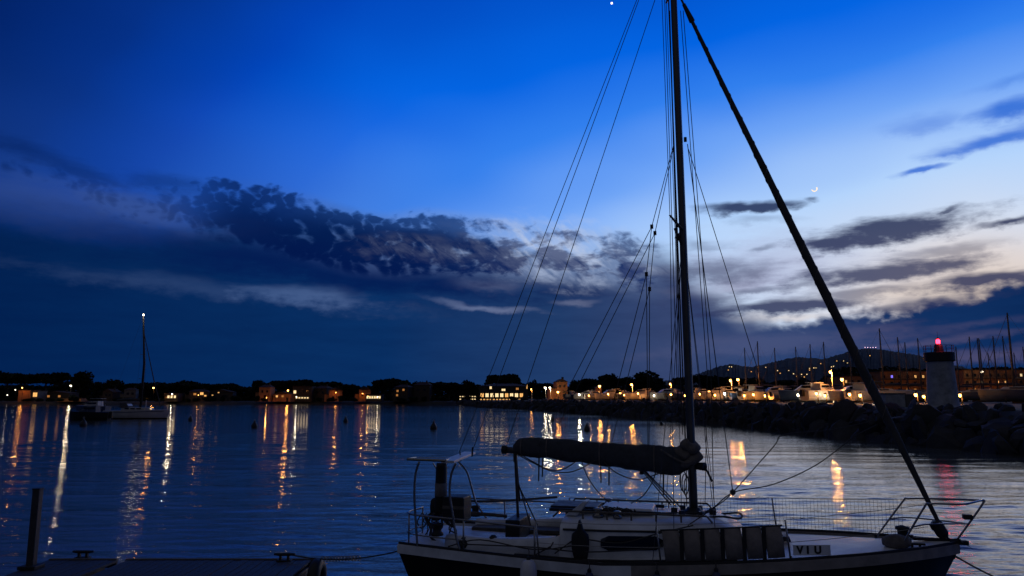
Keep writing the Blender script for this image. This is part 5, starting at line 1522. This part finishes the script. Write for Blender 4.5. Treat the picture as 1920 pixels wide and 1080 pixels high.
mbp = on_level(184, 787, 0.0)
t = thing('motor_launch', 'dark blue motor launch lying beside the anchored sailing boat stern', 'motor boat', (mbp.x, mbp.y - 2.5, 0), math.pi + .12, 'boats at anchor')
rr = mini_hull(6.0, 2.3, 1.25, .3)
mb = MB().loft(rr, closed=False); mb.add(rr[0], [tuple(range(11))]); mb.build('hull', M['navy'], t, True)
deck_of(rr).build('deck', M['hullb'], t, True)
c = cabin_mb(-1.2, 1.6, .9, .6, 1.25, 1.0, .45).build('cabin', M['hullb'], t)
for sg in (-1, 1): MB().box((-.2, sg * .84, 1.85), (1.6, .10, .30)).build('cabin_window', M['glass'], c)
MB().box((-.9, 0, 2.95), (2.2, 1.7, .07)).build('canopy', M['cover'], t)
for x in (-1.9, .1):
    for sg in (-1, 1): MB().tube([(x, sg * .75, 1.3), (x, sg * .75, 2.93)], .025, 5).build('canopy_post', M['steel'], t)
MB().box((-3.15, 0, .8), (.4, .5, 1.0)).build('outboard_motor', M['black'], t)
lk = on_level(172, 774, 0.0)
t = thing('moored_cruiser', 'dim cabin cruiser moored behind the dark launch near the left shore', 'motor boat', (lk.x, lk.y, 0), math.pi - .1, 'boats at anchor')
rr = mini_hull(8.0, 2.9, 1.5, .3)
mb = MB().loft(rr, closed=False); mb.add(rr[0], [tuple(range(11))]); mb.build('hull', M['hullb'], t, True)
deck_of(rr).build('deck', M['hullw'], t, True)
c = cabin_mb(-2.0, 1.8, 1.1, .8, 1.5, 1.15, .4).build('cabin', M['hullw'], t)
for sg in (-1, 1): MB().box((-.4, sg * 1.0, 2.2), (2.4, .12, .35)).build('cabin_window', M['glass'], c)
MB().box((-1.3, 0, 3.2), (2.6, 2.0, .08)).build('flybridge_top', M['hullw'], t)

# ------------------------------------------------------------------ mooring buoys
bproto = None
for i, (px, py, sc_, lab) in enumerate(((156, 799, 1.0, 'dark mooring buoy below the motor launch'), (357, 789, .8, 'dark mooring buoy right of the anchored sailing boat'), (477, 802, .85, 'dark mooring buoy left of the brightest light streak on the water'), (648, 792, .8, 'dark mooring buoy at mid water'),
                             (813, 805, .9, 'tall dark mooring buoy left of the boom end'), (1101, 808, .85, 'dark mooring buoy above the boom between two yellow light streaks'), (1036, 789, .8, 'dark mooring buoy beside the pair of light streaks above the boom'), (1240, 797, .5, 'tiny buoy left of the yacht mast near the rocks'))):
    p = on_level(px, py, 0.0)
    if bproto is None:
        t = thing('mooring_buoy', lab, 'buoy', (0, 0, 0), 0, 'mooring buoys')
        MB().lathe([(.12, -.35), (.36, -.15), (.42, .10), (.40, .35), (.26, .62), (.12, .78), (.10, .95)], n=16).build('float', M['black'], t, True)
        MB().tube([(.10 * math.cos(a), 0, 1.03 + .10 * math.sin(a)) for a in np.linspace(0, 6.283, 13)], .022, 6).build('ring', M['steel'], t)
        MB().lathe([(.425, .12), (.43, .16), (.43, .24), (.42, .28)], n=16).build('band', M['dmetal'], t)
        bproto = t
    else: t = copy_tree(bproto)
    t.location = (p.x, p.y, 0); t.scale = (sc_, sc_, sc_); t['label'] = lab

# ------------------------------------------------------------------ floating pontoon
PZ = .58
pL, pG, pR = on_level(91, 1050, PZ), on_level(222, 1051, PZ), on_level(588, 1056, PZ)
pon = thing('floating_pontoon', 'dark planked floating pontoon at the bottom left', 'pontoon', (0, pL.y, 0))
yb = -3.4
planks = []
x = pL.x
pm = None
while x < pR.x - .10:
    if abs(x - pG.x) < .09: x += .16; continue
    mb = MB().box((0, yb / 2 + random.uniform(-.01, .01), 0), (.128, -yb, .035))
    if pm is None: pm = mb.mesh('plank', M['plank'])
    place('plank', pm, pon, (x + .065, 0, PZ - .0175 + random.uniform(-.004, .004)), (0, random.uniform(-.012, .012), 0))
    x += .140
for xa, xb in ((pL.x, pG.x - .06), (pG.x + .10, pR.x)):
    MB().box(((xa + xb) / 2, .03, PZ - .06), (xb - xa, .07, .16)).build('edge_beam', M['teak'], pon, bevel=.008)
    MB().box(((xa + xb) / 2, yb / 2, PZ - .33), (xb - xa - .2, -yb - .3, .5)).build('float_block', M['black'], pon, bevel=.03)
for px, py in ((157, 1046), (534, 1051)):
    c = on_level(px, py, PZ); cx = c.x; cy = c.y - pL.y - .03
    cl = MB().box((cx, cy, PZ + .012), (.26, .12, .025)).build('cleat', M['dmetal'], pon, bevel=.006)
    for dx_ in (-.07, .07): MB().box((cx + dx_, cy, PZ + .06), (.045, .05, .09), taper=.85).build('cleat_leg', M['dmetal'], cl)
    MB().tube([(cx - .19, cy, PZ + .118), (cx - .10, cy, PZ + .112), (cx + .10, cy, PZ + .112), (cx + .19, cy, PZ + .118)], [.018, .028, .028, .018], 8).build('cleat_horn', M['dmetal'], cl, True)
# tyre fender hung on the pontoon corner
tf = on_level(586, 1062, PZ)
ty = thing('tyre_fender', 'dark tyre hung as a fender at the pontoon corner', 'tyre', (pR.x + .13, tf.y, PZ - .22))
MB().loft([[((.30 + .10 * math.cos(b)) * math.cos(a) * 0 + .10 * math.sin(b) * 1.1, (.26 + .10 * math.cos(b)) * math.cos(a), (.26 + .10 * math.cos(b)) * math.sin(a)) for b in np.linspace(0, 6.283, 10, endpoint=False)] for a in np.linspace(0, 6.283, 25)], cap=False).build('tread', M['black'], ty, True)
MB().tube([(0, 0, .2), (-.03, 0, .34), (-.16, 0, .26)], .012, 5).build('lanyard', M['rope'], ty)
# mooring pile
pp = on_level(58, 1066, PZ)
pile = thing('mooring_pile', 'plain square mooring post standing at the left end of the pontoon', 'post', (pp.x, pp.y, 0))
ph = at(58, 918, pp.y).z
MB().box((0, 0, (ph - .8) / 2), (.125, .125, ph + .8)).build('post', M['plank'], pile, bevel=.012)
MB().box((0, 0, ph + .012), (.14, .14, .025)).build('post_cap', M['dmetal'], pile, bevel=.006)
MB().box((0, 0, PZ + .03), (.30, .30, .06)).build('pile_guide', M['dmetal'], pile, bevel=.01)
# mooring lines
cl2 = on_level(540, 1050, PZ); cl2.z = PZ + .1
st = BO + _u * (S0 + .25) + _n * (-.9) + Vector((0, 0, 1.16))
ml = thing('mooring_line', 'stern mooring line with a coil spring running from the pontoon cleat to the yacht', 'mooring line', (0, 0, 0), 0, 'mooring lines of the yacht')
pth = sag(cl2, st, .14, 20)
MB().tube(pth, .013, 6).build('rope', M['rope'], ml, True)
a_, b_ = pth[6], pth[12]; ax_ = (b_ - a_).normalized(); sd = ax_.cross(Vector((0, 0, 1))).normalized(); up_ = sd.cross(ax_)
MB().tube([a_.lerp(b_, v) + (sd * math.cos(v * 75) + up_ * math.sin(v * 75)) * .042 for v in np.linspace(0, 1, 110)], .009, 5).build('coil_spring', M['steel'], ml, True)
bw0 = BO + _u * (S1 - .1) + Vector((0, 0, sheer(S1) - .12))
ml = thing('mooring_line', 'bow mooring line running down to the right from the yacht stem', 'mooring line', (0, 0, 0), 0, 'mooring lines of the yacht')
e = on_level(2010, 1128, 0.3)
MB().tube(sag(bw0, e, .10, 14), .013, 6).build('rope', M['rope'], ml, True)
MB().lathe([(.02, -.05), (.03, 0), (.02, .05)], bw0, 8).build('splice', M['rope'], ml)

# ------------------------------------------------------------------ lights on the hill, moon and evening star
from mathutils.bvhtree import BVHTree
bv = BVHTree.FromPolygons([Vector(p) for p in hm.v], hm.f)
hmesh = MB().box((0, 0, 2.2), (7, 6, 4.6)).mesh('wall', M['walld']); 
hroof = MB().prism([(-4, -3.5, 4.5), (4, -3.5, 4.5), (0, -3.5, 6.2)], (0, 0, 0), (0, 7, 0)).mesh('roof', M['roof'])
hwin = {}
for nm in ('whitewin', 'warmwin'): hwin[nm] = MB().box((0, -3.05, 2.6), (2.3, .25, 2.0)).mesh('window', M[nm])
NUM = 'first second third fourth fifth sixth seventh eighth ninth tenth eleventh twelfth thirteenth fourteenth fifteenth sixteenth seventeenth eighteenth nineteenth twentieth twenty-first twenty-second twenty-third twenty-fourth twenty-fifth'.split()
for i, (px, py) in enumerate(sorted(((1367, 688), (1371, 688), (1365, 694), (1408, 697), (1435, 689), (1457, 695), (1462, 700), (1478, 695), (1487, 701), (1493, 706), (1502, 702), (1503, 706), (1507, 707), (1512, 702), (1517, 694), (1517, 691), (1525, 690), (1529, 690), (1538, 682), (1558, 688), (1562, 687), (1568, 677), (1581, 677), (1588, 681), (1630, 667)))):
    d = ray(px, py).normalized(); h = bv.ray_cast(Vector((0, 0, CAM_H)), d)
    if h[0] is None: continue
    t = thing('hillside_house', 'tiny house with a lit window on the dark hillside, %s from the left' % NUM[i], 'house', h[0] - d * 6 + Vector((0, 0, -2.5)), 0, 'lit houses on the hill')
    place('wall', hmesh, t); place('roof', hroof, t); place('window', hwin['whitewin' if i % 3 else 'warmwin'], t)
for i, px in enumerate((1622, 1627, 1632, 1637, 1642)):
    p = at(px, 651.5, 2095.0)
    t = thing('ridge_beacon', '%s of the five tiny pink lights in a row on the hilltop' % ['leftmost', 'second from left', 'middle one', 'fourth from left', 'rightmost'][i], 'beacon', (p.x, p.y, p.z - 4), 0, 'lights on the hilltop')
    MB().tube([(0, 0, -3), (0, 0, 3.2)], [.3, .15], 6).build('pole', M['dmetal'], t)
    MB().lathe([(.2, 3.2), (.9, 3.7), (.9, 4.5), (.2, 5)], n=8).build('lens', M['pinklamp'] if 'pinklamp' in M else M.setdefault('pinklamp', material('pink_lens', (.8, .5, .6), .4, vary=0, emit=(1, .62, .8), emit_s=3.0)), t)
mc = at(1527, 354, 9000.0)
mr = 5.6 / FPX * 9000
arc = [(math.cos(a), math.sin(a)) for a in np.linspace(R(-165), R(35), 26)]
inn = [(math.cos(a) * .95 - .15, math.sin(a) * .95 + .18) for a in np.linspace(R(30), R(-160), 26)]
mm = MB().prism([(x_ * mr, 0, z_ * mr) for x_, z_ in arc + inn[1:-1]], (0, -.3 * mr, 0), (0, .3 * mr, 0))
moon = mm.build('moon', M['moon']); moon.location = mc
tag(moon, 'thin pale crescent moon right of the rolled headsail', 'moon')
sm = MB().lathe([(.05, -1), (.7, -.7), (1, 0), (.7, .7), (.05, 1)], n=12).build('evening_star', material('star_light', (.9, .9, .9), .5, vary=0, emit=(1, .95, .85), emit_s=2.5), None, True)
sm.location = at(1147, 6, 9000.0); k = 2.2 / FPX * 9000; sm.scale = (k, k, k)
tag(sm, 'bright evening star at the top of the sky left of the mast', 'star')
